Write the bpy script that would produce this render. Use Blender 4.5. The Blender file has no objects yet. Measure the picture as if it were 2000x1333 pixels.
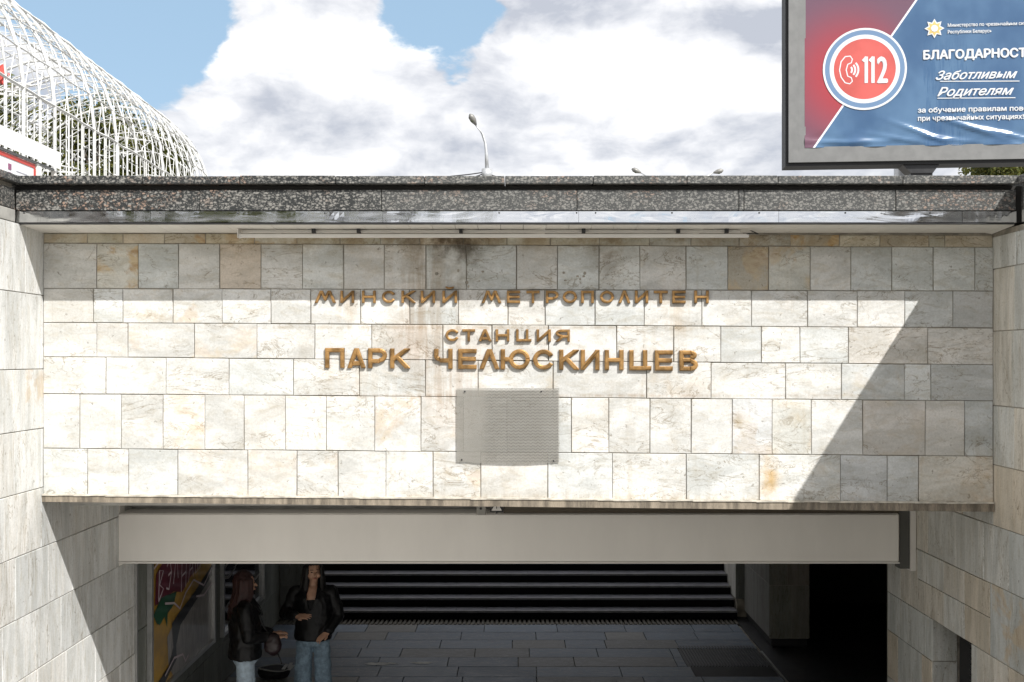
import bpy, bmesh, math, random
import numpy as np
from mathutils import Vector, Matrix, noise

random.seed(7)
R = math.radians
scene = bpy.context.scene
col = scene.collection

# ------------------------------------------------------------------ camera, sky, sun
F, CX, CY, H = 2200.0, 1003.0, 700.0, 3.9
cam_d = bpy.data.cameras.new('camera')
cam = bpy.data.objects.new('camera', cam_d); col.objects.link(cam)
cam.location = (0, 0, H); cam.rotation_euler = (R(90), 0, 0)
cam_d.sensor_width = 36; cam_d.lens = 36 * F / 2000
cam_d.shift_x = -0.0015; cam_d.shift_y = 0.0168
cam_d.clip_end = 4000
scene.camera = cam
vs = scene.view_settings
vs.view_transform = 'Standard'; vs.look = 'None'; vs.gamma = 1; vs.use_curve_mapping = False
vs.exposure = 1.3
L = Vector((-.629, .80, -1.0)).normalized()
sd = bpy.data.lights.new('sun', 'SUN'); sd.energy = 2.45; sd.angle = R(.5); sd.color = (1, .98, .95)
sun = bpy.data.objects.new('sun', sd); col.objects.link(sun)
sun.rotation_euler = L.to_track_quat('-Z', 'Y').to_euler(); sun.location = (20, -20, 40)


def N(nt, typ, x=None, **kw):
    n = nt.nodes.new(typ)
    for k, v in kw.items():
        if k.startswith('i_'):
            key = k[2:]
            key = int(key) if key.isdigit() else key.replace('_', ' ')
            if hasattr(v, 'is_output') or isinstance(v, bpy.types.NodeSocket):
                nt.links.new(v, n.inputs[key])
            else:
                n.inputs[key].default_value = v
        else:
            setattr(n, k, v)
    return n


def math_(nt, op, a, b=0.0, c=None, clamp=False):
    n = nt.nodes.new('ShaderNodeMath'); n.operation = op; n.use_clamp = clamp
    for i, v in enumerate([a, b] + ([c] if c is not None else [])):
        if isinstance(v, bpy.types.NodeSocket): nt.links.new(v, n.inputs[i])
        else: n.inputs[i].default_value = v
    return n.outputs[0]


def mixc(nt, fac, a, b, blend='MIX'):
    n = nt.nodes.new('ShaderNodeMix'); n.data_type = 'RGBA'; n.blend_type = blend; n.clamp_factor = True
    for i, v in ((0, fac), (6, a), (7, b)):
        if isinstance(v, bpy.types.NodeSocket): nt.links.new(v, n.inputs[i])
        else:
            n.inputs[i].default_value = v if i == 0 else tuple(list(v)[:3] + [1])
    return n.outputs[2]


def vmul(nt, v, s):
    n = nt.nodes.new('ShaderNodeVectorMath'); n.operation = 'MULTIPLY'
    nt.links.new(v, n.inputs[0]); n.inputs[1].default_value = s
    return n.outputs[0]


def vadd(nt, v, s):
    n = nt.nodes.new('ShaderNodeVectorMath'); n.operation = 'ADD'
    nt.links.new(v, n.inputs[0])
    if isinstance(s, bpy.types.NodeSocket): nt.links.new(s, n.inputs[1])
    else: n.inputs[1].default_value = s
    return n.outputs[0]


def noise_(nt, vec, scale, detail=6, rough=.5, dist=0.0):
    n = nt.nodes.new('ShaderNodeTexNoise')
    nt.links.new(vec, n.inputs['Vector'])
    n.inputs['Scale'].default_value = scale; n.inputs['Detail'].default_value = detail
    n.inputs['Roughness'].default_value = rough; n.inputs['Distortion'].default_value = dist
    return n.outputs[0]


def smooth(nt, v, a, b, c=0.0, d=1.0):
    n = nt.nodes.new('ShaderNodeMapRange'); n.interpolation_type = 'SMOOTHSTEP'
    nt.links.new(v, n.inputs[0])
    for i, x in enumerate((a, b, c, d)): n.inputs[i + 1].default_value = x
    return n.outputs[0]


# world: physical sky below broken cloud
w = bpy.data.worlds.new('World'); scene.world = w; w.use_nodes = True
nt = w.node_tree; nt.nodes.clear()
out = N(nt, 'ShaderNodeOutputWorld'); bg = N(nt, 'ShaderNodeBackground'); bg.inputs[1].default_value = 0.1
nt.links.new(bg.outputs[0], out.inputs[0])
sky = N(nt, 'ShaderNodeTexSky', sky_type='NISHITA', sun_disc=False)
sky.sun_elevation = R(45.1); sky.sun_rotation = R(140.8); sky.air_density = 1.0; sky.dust_density = .6
tc = N(nt, 'ShaderNodeTexCoord'); dirv = tc.outputs['Generated']
sq = vmul(nt, dirv, (1, 1, 1.75))


def blob(px, py, rx, ry):
    d = Vector((px - CX, F, CY - py)).normalized()
    a = vadd(nt, dirv, (-d.x, -d.y, -d.z))
    a = vmul(nt, a, (F / rx, F / rx, F / ry))
    n = nt.nodes.new('ShaderNodeVectorMath'); n.operation = 'DOT_PRODUCT'
    nt.links.new(a, n.inputs[0]); nt.links.new(a, n.inputs[1])
    return math_(nt, 'EXPONENT', math_(nt, 'MULTIPLY', n.outputs['Value'], -1.0))


warp = N(nt, 'ShaderNodeTexNoise'); nt.links.new(sq, warp.inputs['Vector'])
warp.inputs['Scale'].default_value = 9; warp.inputs['Detail'].default_value = 4
wv = vmul(nt, vadd(nt, warp.outputs['Color'], (-.5, -.5, -.5)), (.05, .05, .05))
cv = vadd(nt, vadd(nt, sq, wv), (3.3, 1.7, .4))
c1 = noise_(nt, cv, 4.2, 12, .56)
c2 = noise_(nt, vadd(nt, cv, (.0, .0, .045)), 4.2, 12, .56)
fine = noise_(nt, vadd(nt, cv, (7, 7, 7)), 13, 8, .55)
dens = math_(nt, 'ADD', c1, .17)
dens = math_(nt, 'MULTIPLY_ADD', blob(190, 20, 235, 112), -.52, dens)
dens = math_(nt, 'MULTIPLY_ADD', blob(850, 15, 135, 92), -.50, dens)
dens = math_(nt, 'MULTIPLY_ADD', blob(560, 130, 190, 150), .22, dens)
dens = math_(nt, 'MULTIPLY_ADD', blob(1250, 160, 260, 180), .22, dens)
edge = noise_(nt, vadd(nt, cv, (1, 5, 3)), 34, 8, .62)
dens = math_(nt, 'MULTIPLY_ADD', math_(nt, 'SUBTRACT', fine, .5), .34, dens)
dens = math_(nt, 'MULTIPLY_ADD', math_(nt, 'SUBTRACT', edge, .5), .16, dens)
mask = smooth(nt, dens, .46, .54)
lit = math_(nt, 'MULTIPLY_ADD', math_(nt, 'SUBTRACT', c1, c2), 5.5, .70)
lit = math_(nt, 'MULTIPLY_ADD', math_(nt, 'SUBTRACT', fine, .5), .75, lit)
lay = noise_(nt, vadd(nt, vmul(nt, cv, (1, 1, 1.9)), (2, 9, 5)), 6.0, 9, .6, .3)
lit = math_(nt, 'MULTIPLY_ADD', math_(nt, 'SUBTRACT', lay, .5), 1.9, lit)
for (px, py, rx, ry, k) in ((1380, 30, 330, 50, -.62), (1480, 290, 330, 90, -.50), (950, 165, 90, 60, -.32),
                            (450, 270, 230, 70, -.34), (740, 235, 60, 25, -.3), (1000, 300, 250, 50, -.2),
                            (560, 110, 220, 90, .25), (820, 110, 120, 60, .35), (1250, 150, 260, 60, .25),
                            (520, 20, 130, 30, -.3)):
    lit = math_(nt, 'MULTIPLY_ADD', blob(px, py, rx, ry), k, lit)
lit = math_(nt, 'MAXIMUM', math_(nt, 'MINIMUM', lit, 1.0), 0.0)
cloud = mixc(nt, lit, (2.35, 2.5, 2.85), (4.75, 4.75, 4.8))
blue = mixc(nt, 1.0, sky.outputs[0], (.95, .9, .9), 'MULTIPLY')
blue = mixc(nt, .8, blue, (1.55, 2.3, 3.0))
nt.links.new(mixc(nt, mask, blue, cloud), bg.inputs[0])


# ------------------------------------------------------------------ materials
MATS = {}


def mat(name, color, rough=.6, metal=0.0, var=0.0, vscale=6, bump=0.0, bscale=30, spec=.5, coat=0, stretch=(1, 1, 1), grain=0.0):
    if name in MATS: return MATS[name]
    m = bpy.data.materials.new(name); m.use_nodes = True; nt = m.node_tree
    b = nt.nodes['Principled BSDF']
    b.inputs['Base Color'].default_value = (*color, 1); b.inputs['Roughness'].default_value = rough
    b.inputs['Metallic'].default_value = metal; b.inputs['Specular IOR Level'].default_value = spec
    b.inputs['Coat Weight'].default_value = coat
    g = N(nt, 'ShaderNodeNewGeometry'); v = vmul(nt, g.outputs['Position'], stretch)
    if var:
        n = noise_(nt, v, vscale, 8, .6)
        f = smooth(nt, n, .3, .7)
        c = mixc(nt, f, [x * (1 - var) for x in color], [min(1, x * (1 + var)) for x in color])
        if grain:
            c = mixc(nt, grain, c, mixc(nt, smooth(nt, noise_(nt, v, vscale * 14, 3), .35, .65), (.3, .3, .3), (1, 1, 1)), 'MULTIPLY')
        nt.links.new(c, b.inputs['Base Color'])
        nt.links.new(math_(nt, 'MULTIPLY_ADD', n, .3, rough - .15), b.inputs['Roughness'])
    if bump:
        bp = N(nt, 'ShaderNodeBump'); bp.inputs['Strength'].default_value = 1; bp.inputs['Distance'].default_value = bump
        nt.links.new(noise_(nt, v, bscale, 6), bp.inputs['Height']); nt.links.new(bp.outputs[0], b.inputs['Normal'])
    MATS[name] = m
    return m


def stone_mat(name, vert=False, dirt=None, base=1.0, streak=True):
    """pale veined marble cladding; Object Color = tint, its alpha = amount of ochre"""
    m = bpy.data.materials.new(name); m.use_nodes = True; nt = m.node_tree
    b = nt.nodes['Principled BSDF']
    g = N(nt, 'ShaderNodeNewGeometry'); oi = N(nt, 'ShaderNodeObjectInfo')
    off = N(nt, 'ShaderNodeCombineXYZ')
    r = oi.outputs['Random']
    nt.links.new(math_(nt, 'MULTIPLY', r, 61), off.inputs[0]); nt.links.new(math_(nt, 'MULTIPLY', r, 37), off.inputs[1])
    nt.links.new(math_(nt, 'MULTIPLY', r, 83), off.inputs[2])
    P = vadd(nt, g.outputs['Position'], off.outputs[0])
    rot = N(nt, 'ShaderNodeMapping'); nt.links.new(P, rot.inputs[0])
    rot.inputs['Rotation'].default_value = (0, .55, 0) if not vert else (.08, .0, 0)
    rot.inputs['Scale'].default_value = (1, 1, 2.4) if not vert else (3.2, 3.2, .6)
    V = rot.outputs[0]
    big = noise_(nt, V, 2.1, 8, .62, .6)
    mid = noise_(nt, V, 7.5, 9, .62, 1.2)
    c = mixc(nt, 1, oi.outputs['Color'], (1.0, 1.0, 1.0), 'MULTIPLY')
    gain = N(nt, 'ShaderNodeVectorMath', operation='SCALE'); nt.links.new(c, gain.inputs[0]); gain.inputs[3].default_value = 1.15; c = gain.outputs[0]
    c = mixc(nt, smooth(nt, big, .38, .64), mixc(nt, 1, c, (.76, .765, .755), 'MULTIPLY'), c)
    c = mixc(nt, math_(nt, 'MULTIPLY', smooth(nt, mid, .45, .72), .6), c, mixc(nt, 1, c, (.82, .76, .66), 'MULTIPLY'))
    vn = math_(nt, 'ABSOLUTE', math_(nt, 'SUBTRACT', noise_(nt, V, 2.6, 7, .6, 1.8), .5))
    vein = math_(nt, 'MULTIPLY', smooth(nt, vn, .0, .018, 1, 0), smooth(nt, noise_(nt, V, 1.3, 2), .44, .6))
    c = mixc(nt, math_(nt, 'MULTIPLY', vein, .85), c, mixc(nt, 1, c, (.50, .44, .36), 'MULTIPLY'))
    pit = smooth(nt, noise_(nt, P, 30, 3, .6, .5), .64, .74)
    c = mixc(nt, math_(nt, 'MULTIPLY', pit, .7), c, mixc(nt, 1, c, (.42, .38, .32), 'MULTIPLY'))
    gr = smooth(nt, noise_(nt, P, 70, 5, .75), .25, .7)
    c = mixc(nt, 1, c, mixc(nt, gr, (.80, .80, .79), (1, 1, 1)), 'MULTIPLY')
    # ochre, iron-stained zones inside single stones
    om = smooth(nt, noise_(nt, vadd(nt, P, (9, 2, 5)), 3.6, 8, .62, .5), .49, .60)
    om = math_(nt, 'MULTIPLY', om, math_(nt, 'SUBTRACT', 1.0, oi.outputs['Alpha']), clamp=True)
    ocol = mixc(nt, smooth(nt, mid, .35, .65), (.38, .22, .08), (.60, .47, .28))
    c = mixc(nt, om, c, ocol)
    W = g.outputs['Position']
    if streak:   # water marks run down over the joints
        sw = vmul(nt, W, (7.0, 7.0, .55))
        s = smooth(nt, noise_(nt, sw, 1.6, 7, .65), .56, .76)
        c = mixc(nt, math_(nt, 'MULTIPLY', s, .32), c, mixc(nt, 1, c, (.70, .62, .50), 'MULTIPLY'))
    if dirt:
        sep = N(nt, 'ShaderNodeSeparateXYZ'); nt.links.new(W, sep.inputs[0])
        sw = vmul(nt, W, (9.0, 1, .8))
        sn = noise_(nt, sw, 1.7, 8, .68)
        pn = noise_(nt, vmul(nt, W, (3, 1, 3)), 2.2, 9, .65)
        for (x0, z0, wx, wz, k, colr, useS) in dirt:
            gx = math_(nt, 'POWER', math_(nt, 'DIVIDE', math_(nt, 'SUBTRACT', sep.outputs[0], x0), wx), 2)
            gz = math_(nt, 'POWER', math_(nt, 'DIVIDE', math_(nt, 'SUBTRACT', sep.outputs[2], z0), wz), 2)
            a = math_(nt, 'EXPONENT', math_(nt, 'MULTIPLY', math_(nt, 'ADD', gx, gz), -1.0))
            a = math_(nt, 'MULTIPLY', a, smooth(nt, sn if useS else pn, .36, .62))
            c = mixc(nt, math_(nt, 'MULTIPLY', a, k, clamp=True), c, mixc(nt, 1, c, colr, 'MULTIPLY'))
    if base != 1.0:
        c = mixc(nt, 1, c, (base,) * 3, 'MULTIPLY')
    nt.links.new(c, b.inputs['Base Color'])
    b.inputs['Specular IOR Level'].default_value = .35
    nt.links.new(math_(nt, 'MULTIPLY_ADD', mid, .35, .42), b.inputs['Roughness'])
    bp = N(nt, 'ShaderNodeBump'); bp.inputs['Strength'].default_value = .8; bp.inputs['Distance'].default_value = .004
    h = math_(nt, 'ADD', math_(nt, 'MULTIPLY', mid, .8), math_(nt, 'MULTIPLY', pit, -.5))
    nt.links.new(h, bp.inputs['Height']); nt.links.new(bp.outputs[0], b.inputs['Normal'])
    return m


def X8(px, Y=8.36): return (px - CX) / F * Y
def Zf(py, Y=8.36): return H + (CY - py) / F * Y


DIRT = [(X8(1072), Zf(750), .05, .05, .8, (.85, .62, .30), False), (X8(1442), Zf(835), .035, .12, .7, (.62, .52, .34), False),
        (X8(800), Zf(660), .13, .30, .4, (.86, .70, .60), True), (X8(1335), Zf(640), .10, .05, .5, (.8, .66, .5), True),
        (X8(1560), Zf(815), .06, .1, .5, (.85, .68, .45), False), (X8(300), Zf(618), .16, .03, .8, (.70, .55, .35), False),
        (X8(1187), Zf(800), .04, .09, .7, (.66, .62, .55), False), (X8(590), Zf(685), .10, .07, .5, (.72, .66, .58), False),
        (X8(1000), Zf(640), 2.6, .012, .6, (.62, .5, .36), True), (X8(1100), Zf(773), 2.4, .012, .6, (.60, .45, .32), True),
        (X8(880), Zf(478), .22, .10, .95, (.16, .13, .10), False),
        (X8(905), Zf(515), .20, .30, .75, (.42, .38, .33), False),
        (X8(830), Zf(560), .22, .55, .65, (.55, .42, .28), True),
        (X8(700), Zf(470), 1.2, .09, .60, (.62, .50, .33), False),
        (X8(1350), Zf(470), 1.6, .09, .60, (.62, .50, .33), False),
        (X8(1185), Zf(500), .16, .16, .6, (.5, .42, .35), False),
        (X8(880), Zf(740), .20, .35, .55, (.62, .45, .30), True),
        (X8(690), Zf(735), .28, .13, .35, (.75, .58, .38), True),
        (X8(1310), Zf(752), .22, .10, .55, (.75, .57, .36), False),
        (X8(1320), Zf(600), .12, .2, .4, (.75, .6, .42), True),
        (X8(680), Zf(600), .10, .16, .45, (.75, .6, .42), True),
        (X8(1290), Zf(700), .5, .05, .35, (.75, .58, .40), True),
        (X8(1000), Zf(975), 3.2, .05, .55, (.60, .50, .38), True),
        (X8(1503), Zf(935), .07, .17, .9, (.80, .52, .20), False),
        (X8(1930), Zf(940), .16, .25, .5, (.75, .55, .30), False),
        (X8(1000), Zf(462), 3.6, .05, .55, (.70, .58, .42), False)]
M_stone = stone_mat('pale_veined_stone', dirt=DIRT)
M_side = stone_mat('pale_streaked_stone', vert=True)
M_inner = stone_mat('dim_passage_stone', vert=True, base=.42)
M_joint = mat('mortar_joint', (.30, .27, .22), .9, var=.3, vscale=9)
M_paint = mat('white_painted_soffit', (.76, .73, .67), .5, var=.05, vscale=3)
M_white = mat('white_enamel', (.78, .75, .70), .4, var=.04, vscale=5)
M_beam = mat('warm_white_casing', (.86, .825, .77), .42, var=.035, vscale=2.2, stretch=(1, 1, .35), bump=.0012, bscale=1.6)
M_black = mat('black_rubber', (.012, .012, .013), .6)
M_dark = mat('dark_metal', (.035, .035, .037), .45, .3, var=.2)
M_alu = mat('aluminium_frame', (.46, .46, .45), .35, .7, var=.08, vscale=14)
M_greyframe = mat('grey_frame_paint', (.21, .21, .205), .4, .2, var=.06, vscale=10)
M_conc = mat('concrete', (.24, .235, .22), .85, var=.25, vscale=2.5, bump=.004, bscale=20)
M_pave = mat('grey_paving', (.22, .215, .20), .85, var=.25, vscale=.8, bump=.003, bscale=12)
M_earth = mat('earth_fill', (.10, .09, .08), .95)
M_ceil = mat('passage_ceiling_paint', (.50, .49, .47), .7, var=.15)
M_gold = mat('gilded_metal', (.39, .225, .085), .36, .6, var=.42, vscale=13, bump=.001, bscale=60)
M_golddark = mat('dark_bronze_side', (.16, .085, .03), .5, .6, var=.3, vscale=20)  # letter sides coloured darker than the gilded faces


def granite_mat():
    m = bpy.data.materials.new('speckled_granite'); m.use_nodes = True; nt = m.node_tree
    b = nt.nodes['Principled BSDF']
    g = N(nt, 'ShaderNodeNewGeometry'); oi = N(nt, 'ShaderNodeObjectInfo'); P = g.outputs['Position']
    wn = N(nt, 'ShaderNodeTexNoise'); nt.links.new(P, wn.inputs['Vector']); wn.inputs['Scale'].default_value = 25
    Pv = vadd(nt, vadd(nt, vmul(nt, P, (.85, 1, 1.25)), vmul(nt, wn.outputs['Color'], (.03, .03, .03))), vmul(nt, oi.outputs['Color'], (5, 5, 5)))
    vo = N(nt, 'ShaderNodeTexVoronoi', feature='F1'); nt.links.new(Pv, vo.inputs['Vector']); vo.inputs['Scale'].default_value = 46
    sc = N(nt, 'ShaderNodeSeparateColor'); nt.links.new(vo.outputs['Color'], sc.inputs[0])
    big = math_(nt, 'MULTIPLY', smooth(nt, vo.outputs['Distance'], .30, .52, 1, 0), smooth(nt, sc.outputs[0], .22, .34))
    v2 = N(nt, 'ShaderNodeTexVoronoi', feature='F1'); nt.links.new(vadd(nt, Pv, (3, 4, 5)), v2.inputs['Vector']); v2.inputs['Scale'].default_value = 92
    sc2 = N(nt, 'ShaderNodeSeparateColor'); nt.links.new(v2.outputs['Color'], sc2.inputs[0])
    sml = math_(nt, 'MULTIPLY', smooth(nt, v2.outputs['Distance'], .34, .55, 1, 0), smooth(nt, sc2.outputs[0], .35, .45))
    crys = math_(nt, 'MULTIPLY', math_(nt, 'MAXIMUM', big, math_(nt, 'MULTIPLY', sml, .7)), math_(nt, 'MULTIPLY_ADD', sc.outputs[1], .6, .4))
    pale = mixc(nt, sc.outputs[1], (.40, .385, .35), (.24, .23, .21))
    pink = mixc(nt, smooth(nt, noise_(nt, P, 2.3, 3), .48, .60), pale, (.36, .25, .19))
    pale = mixc(nt, smooth(nt, sc.outputs[2], .5, .62), pale, pink)
    darkc = mixc(nt, noise_(nt, P, 60, 4), (.010, .011, .011), (.055, .057, .056))
    c = mixc(nt, crys, darkc, pale)
    sepc = N(nt, 'ShaderNodeSeparateXYZ'); nt.links.new(P, sepc.inputs[0])
    # polish worn and dusty on the right-hand run of slabs
    dusty = smooth(nt, math_(nt, 'MULTIPLY_ADD', noise_(nt, P, 1.2, 3), 1.6, sepc.outputs[0]), -.3, .3)
    c = mixc(nt, math_(nt, 'MULTIPLY', dusty, .22), c, (.20, .20, .19))
    nt.links.new(c, b.inputs['Base Color'])
    b.inputs['Roughness'].default_value = .4; b.inputs['Specular IOR Level'].default_value = .3
    return m


M_gran = granite_mat()


def steel_mat():
    m = bpy.data.materials.new('polished_steel_sheet'); m.use_nodes = True; nt = m.node_tree
    b = nt.nodes['Principled BSDF']; b.inputs['Metallic'].default_value = 1
    b.inputs['Base Color'].default_value = (.82, .83, .84, 1)
    g = N(nt, 'ShaderNodeNewGeometry'); P = g.outputs['Position']
    nt.links.new(smooth(nt, noise_(nt, vmul(nt, P, (1, 1, 6)), 5, 6), .3, .8, .05, .22), b.inputs['Roughness'])
    bp = N(nt, 'ShaderNodeBump'); bp.inputs['Distance'].default_value = .0035; bp.inputs['Strength'].default_value = .7
    nt.links.new(noise_(nt, vmul(nt, P, (1, 1, 3.5)), 2.2, 3, .5, .8), bp.inputs['Height'])
    nt.links.new(bp.outputs[0], b.inputs['Normal'])
    return m


M_steel = steel_mat()


# ------------------------------------------------------------------ helpers
def wloc(o):
    v = Vector(o.location)
    while o.parent: o = o.parent; v += o.location
    return v


def add(name, verts, faces, m, parent=None, smooth=False, loc=None, color=None):
    V_ = np.asarray(verts, dtype=float)
    c = Vector(loc) if loc is not None else Vector(((V_.max(0) + V_.min(0)) / 2))
    me = bpy.data.meshes.new(name)
    me.from_pydata([tuple(v) for v in (V_ - np.array(c))], [], faces)
    if m: me.materials.append(m)
    if smooth: me.polygons.foreach_set('use_smooth', [True] * len(me.polygons))
    o = bpy.data.objects.new(name, me); col.objects.link(o)
    if parent:
        o.parent = parent; o.location = c - wloc(parent)
    else: o.location = c
    if color: o.color = color
    return o


def tag(o, label, cat, group=None, kind=None):
    o['label'] = label
    if cat: o['category'] = cat
    if group: o['group'] = group
    if kind: o['kind'] = kind
    return o


def thing(name, loc, label=None, cat=None, group=None, kind=None):
    o = bpy.data.objects.new(name, None); col.objects.link(o); o.location = loc; o.empty_display_size = .2
    if label: o['label'] = label
    if cat: o['category'] = cat
    if group: o['group'] = group
    if kind: o['kind'] = kind
    return o


def box_vf(a, b, base=0):
    x0, y0, z0 = a; x1, y1, z1 = b
    v = [(x0, y0, z0), (x1, y0, z0), (x1, y1, z0), (x0, y1, z0), (x0, y0, z1), (x1, y0, z1), (x1, y1, z1), (x0, y1, z1)]
    f = [(0, 3, 2, 1), (4, 5, 6, 7), (0, 1, 5, 4), (1, 2, 6, 5), (2, 3, 7, 6), (3, 0, 4, 7)]
    return v, [tuple(i + base for i in q) for q in f]


def box(name, a, b, m, parent=None, color=None, bevel=0.0):
    a, b = [min(p, q) for p, q in zip(a, b)], [max(p, q) for p, q in zip(a, b)]
    if bevel:
        bm = bmesh.new(); v, f = box_vf(a, b)
        vv = [bm.verts.new(p) for p in v]
        for q in f: bm.faces.new([vv[i] for i in q])
        bmesh.ops.bevel(bm, geom=bm.edges[:], offset=bevel, segments=1, affect='EDGES')
        vs_ = [tuple(x.co) for x in bm.verts]; bm.verts.index_update()
        fs = [tuple(x.index for x in q.verts) for q in bm.faces]; bm.free()
        return add(name, vs_, fs, m, parent, color=color)
    v, f = box_vf(a, b)
    return add(name, v, f, m, parent, color=color)


class MB:
    def __init__(s): s.v = []; s.f = []
    def box(s, a, b):
        v, f = box_vf(a, b, len(s.v)); s.v += v; s.f += f; return s
    def quad(s, *p):
        n = len(s.v); s.v += [tuple(q) for q in p]; s.f.append(tuple(range(n, n + len(p)))); return s
    def tube(s, pts, r, n=6, caps=True):
        pts = [Vector(p) for p in pts]
        rr = r if isinstance(r, (list, tuple)) else [r] * len(pts)
        rings = []
        for i, p in enumerate(pts):
            d = (pts[min(i + 1, len(pts) - 1)] - pts[max(i - 1, 0)]).normalized()
            up = Vector((0, 0, 1)) if abs(d.z) < .9 else Vector((0, 1, 0))
            u = d.cross(up).normalized(); w_ = d.cross(u).normalized()
            base = len(s.v)
            for k in range(n):
                a = 2 * math.pi * k / n
                s.v.append(tuple(p + (u * math.cos(a) + w_ * math.sin(a)) * rr[i]))
            rings.append(base)
        for a, b in zip(rings, rings[1:]):
            for k in range(n):
                s.f.append((a + k, a + (k + 1) % n, b + (k + 1) % n, b + k))
        if caps:
            s.f.append(tuple(rings[0] + k for k in range(n))[::-1]); s.f.append(tuple(rings[-1] + k for k in range(n)))
        return s
    def ball(s, c, r, n=8, sq=(1, 1, 1)):
        base = len(s.v); m_ = n // 2
        for i in range(m_ + 1):
            t = math.pi * i / m_
            for k in range(n):
                a = 2 * math.pi * k / n
                s.v.append((c[0] + r * sq[0] * math.sin(t) * math.cos(a), c[1] + r * sq[1] * math.sin(t) * math.sin(a), c[2] + r * sq[2] * math.cos(t)))
        for i in range(m_):
            for k in range(n):
                s.f.append((base + i * n + k, base + (i + 1) * n + k, base + (i + 1) * n + (k + 1) % n, base + i * n + (k + 1) % n))
        return s
    def build(s, name, m, parent=None, smooth=False, loc=None):
        return add(name, s.v, s.f, m, parent, smooth, loc)


def copy_tree(o, parent=None):
    c = o.copy(); col.objects.link(c)
    if parent: c.parent = parent
    for ch in [q for q in bpy.data.objects if q.parent == o]: copy_tree(ch, c)
    return c


def slab(parent, name, Pf, quad, m, depth=.03, proud=0.0, ch=.004, color=None):
    """one stone: quad = 4 (u,v) corners ccw seen from outside; Pf(u,v,w) -> world, w outwards"""
    cx_ = sum(q[0] for q in quad) / 4; cy_ = sum(q[1] for q in quad) / 4
    v = []
    for q in quad: v.append(Pf(q[0], q[1], -depth))
    for q in quad: v.append(Pf(q[0], q[1], proud - ch))
    for q in quad:
        v.append(Pf(q[0] - math.copysign(ch, q[0] - cx_), q[1] - math.copysign(ch, q[1] - cy_), proud))
    f = [(8, 9, 10, 11)]
    for k in range(4):
        j = (k + 1) % 4
        f += [(k, j, 4 + j, 4 + k), (4 + k, 4 + j, 8 + j, 8 + k)]
    return add(name, v, f, m, parent, color=color)


PAL = [((.665, .655, .615), 34), ((.68, .64, .57), 22), ((.60, .61, .585), 22), ((.62, .56, .46), 9), ((.54, .555, .535), 8), ((.70, .68, .645), 12)]


def tint(rust=None, pal=PAL):
    c = random.choices([p[0] for p in pal], [p[1] for p in pal])[0]
    k = random.uniform(.93, 1.05)
    r = rust if rust is not None else (random.uniform(.15, .4) if random.random() < .05 else 0)
    return (c[0] * k, c[1] * k, c[2] * k, 1 - r)


XL, XR, YF = -3.49, 3.56, 8.36      # side walls and face of the name wall
YC = 7.95                            # face of the overhang
XLc = XL - .03
ZG = 4.4                             # street level

# ------------------------------------------------------------------ ground, stairs, shell of the passage
def struct(name, m, boxes, label=None):
    b = MB()
    for a, c in boxes: b.box(a, c)
    o = b.build(name, m); o['kind'] = 'structure'
    if label: o['label'] = label
    return o


struct('street_ground', M_pave, [((-600, -600, ZG - .5), (XL - .5, 1500, ZG)), ((XR + .5, -600, ZG - .5), (600, 1500, ZG)),
                                 ((XL - .49, 8.9, ZG - .5), (XR + .49, 16.89, ZG - .003)), ((XL - .49, 27.5, ZG - .5), (XR + .49, 1500, ZG - .003)),
                                 ((XL - .49, -600, ZG - .5), (XR + .49, -6.2, ZG - .003))],
       'grey street paving above the underpass')
struct('passage_ceiling', M_ceil, [((XL - .3, 10.3, 2.35), (10, 16.9, 2.6)), ((4.02, 16.9, 2.35), (10, 18.3, 2.6)), ((XL - .3, 8.87, 2.74), (XR + .3, 10.29, 2.95)),
                                   ((XL - .3, 10.2, 2.6), (XR + .3, 10.3, 2.9))], 'dim flat ceiling of the underpass')
struct('earth_fill', M_earth, [((-30, -30, -.6), (30, 60, -.13)), ((XL - .49, 9.0, 2.96), (XR + .49, 16.88, ZG - .5))])
struct('side_corridor', M_dark, [((XR + .32, 10.4, -.2), (10, 10.72, 2.5)), ((4.02, 18, -.2), (10, 18.2, 2.5)), ((10, 10.4, -.2), (10.2, 18.2, 2.5)),
                                 ((3.32, 10.6, -.05), (10, 18, -.012))], 'unlit side corridor leading to the metro hall')

# entrance stairs below the camera
st = thing('entrance_stairs', (0, 0, 0), 'grey granite stairs descending between the pale stone side walls', 'stairs')
M_step = mat('grey_granite_step', (.50, .485, .455), .7, var=.2, vscale=5, grain=.2)
for k in range(31):
    z = ZG - .142 * k
    y0 = -6.2 + .36 * (k); y1 = y0 + .36
    box('step', (XL + .003, y0, z - .5 if k < 28 else -.05), (XR - .003, y1 - .002, z - .002), M_step, st)

# passage floor
floor = thing('floor', (0, 12, 0), 'bluish grey slate floor of the underpass', None, kind='structure')
box('floor_bed', (XL - .1, 4.95, -.12), (10, 16.8, -.03), M_joint, floor)


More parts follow.
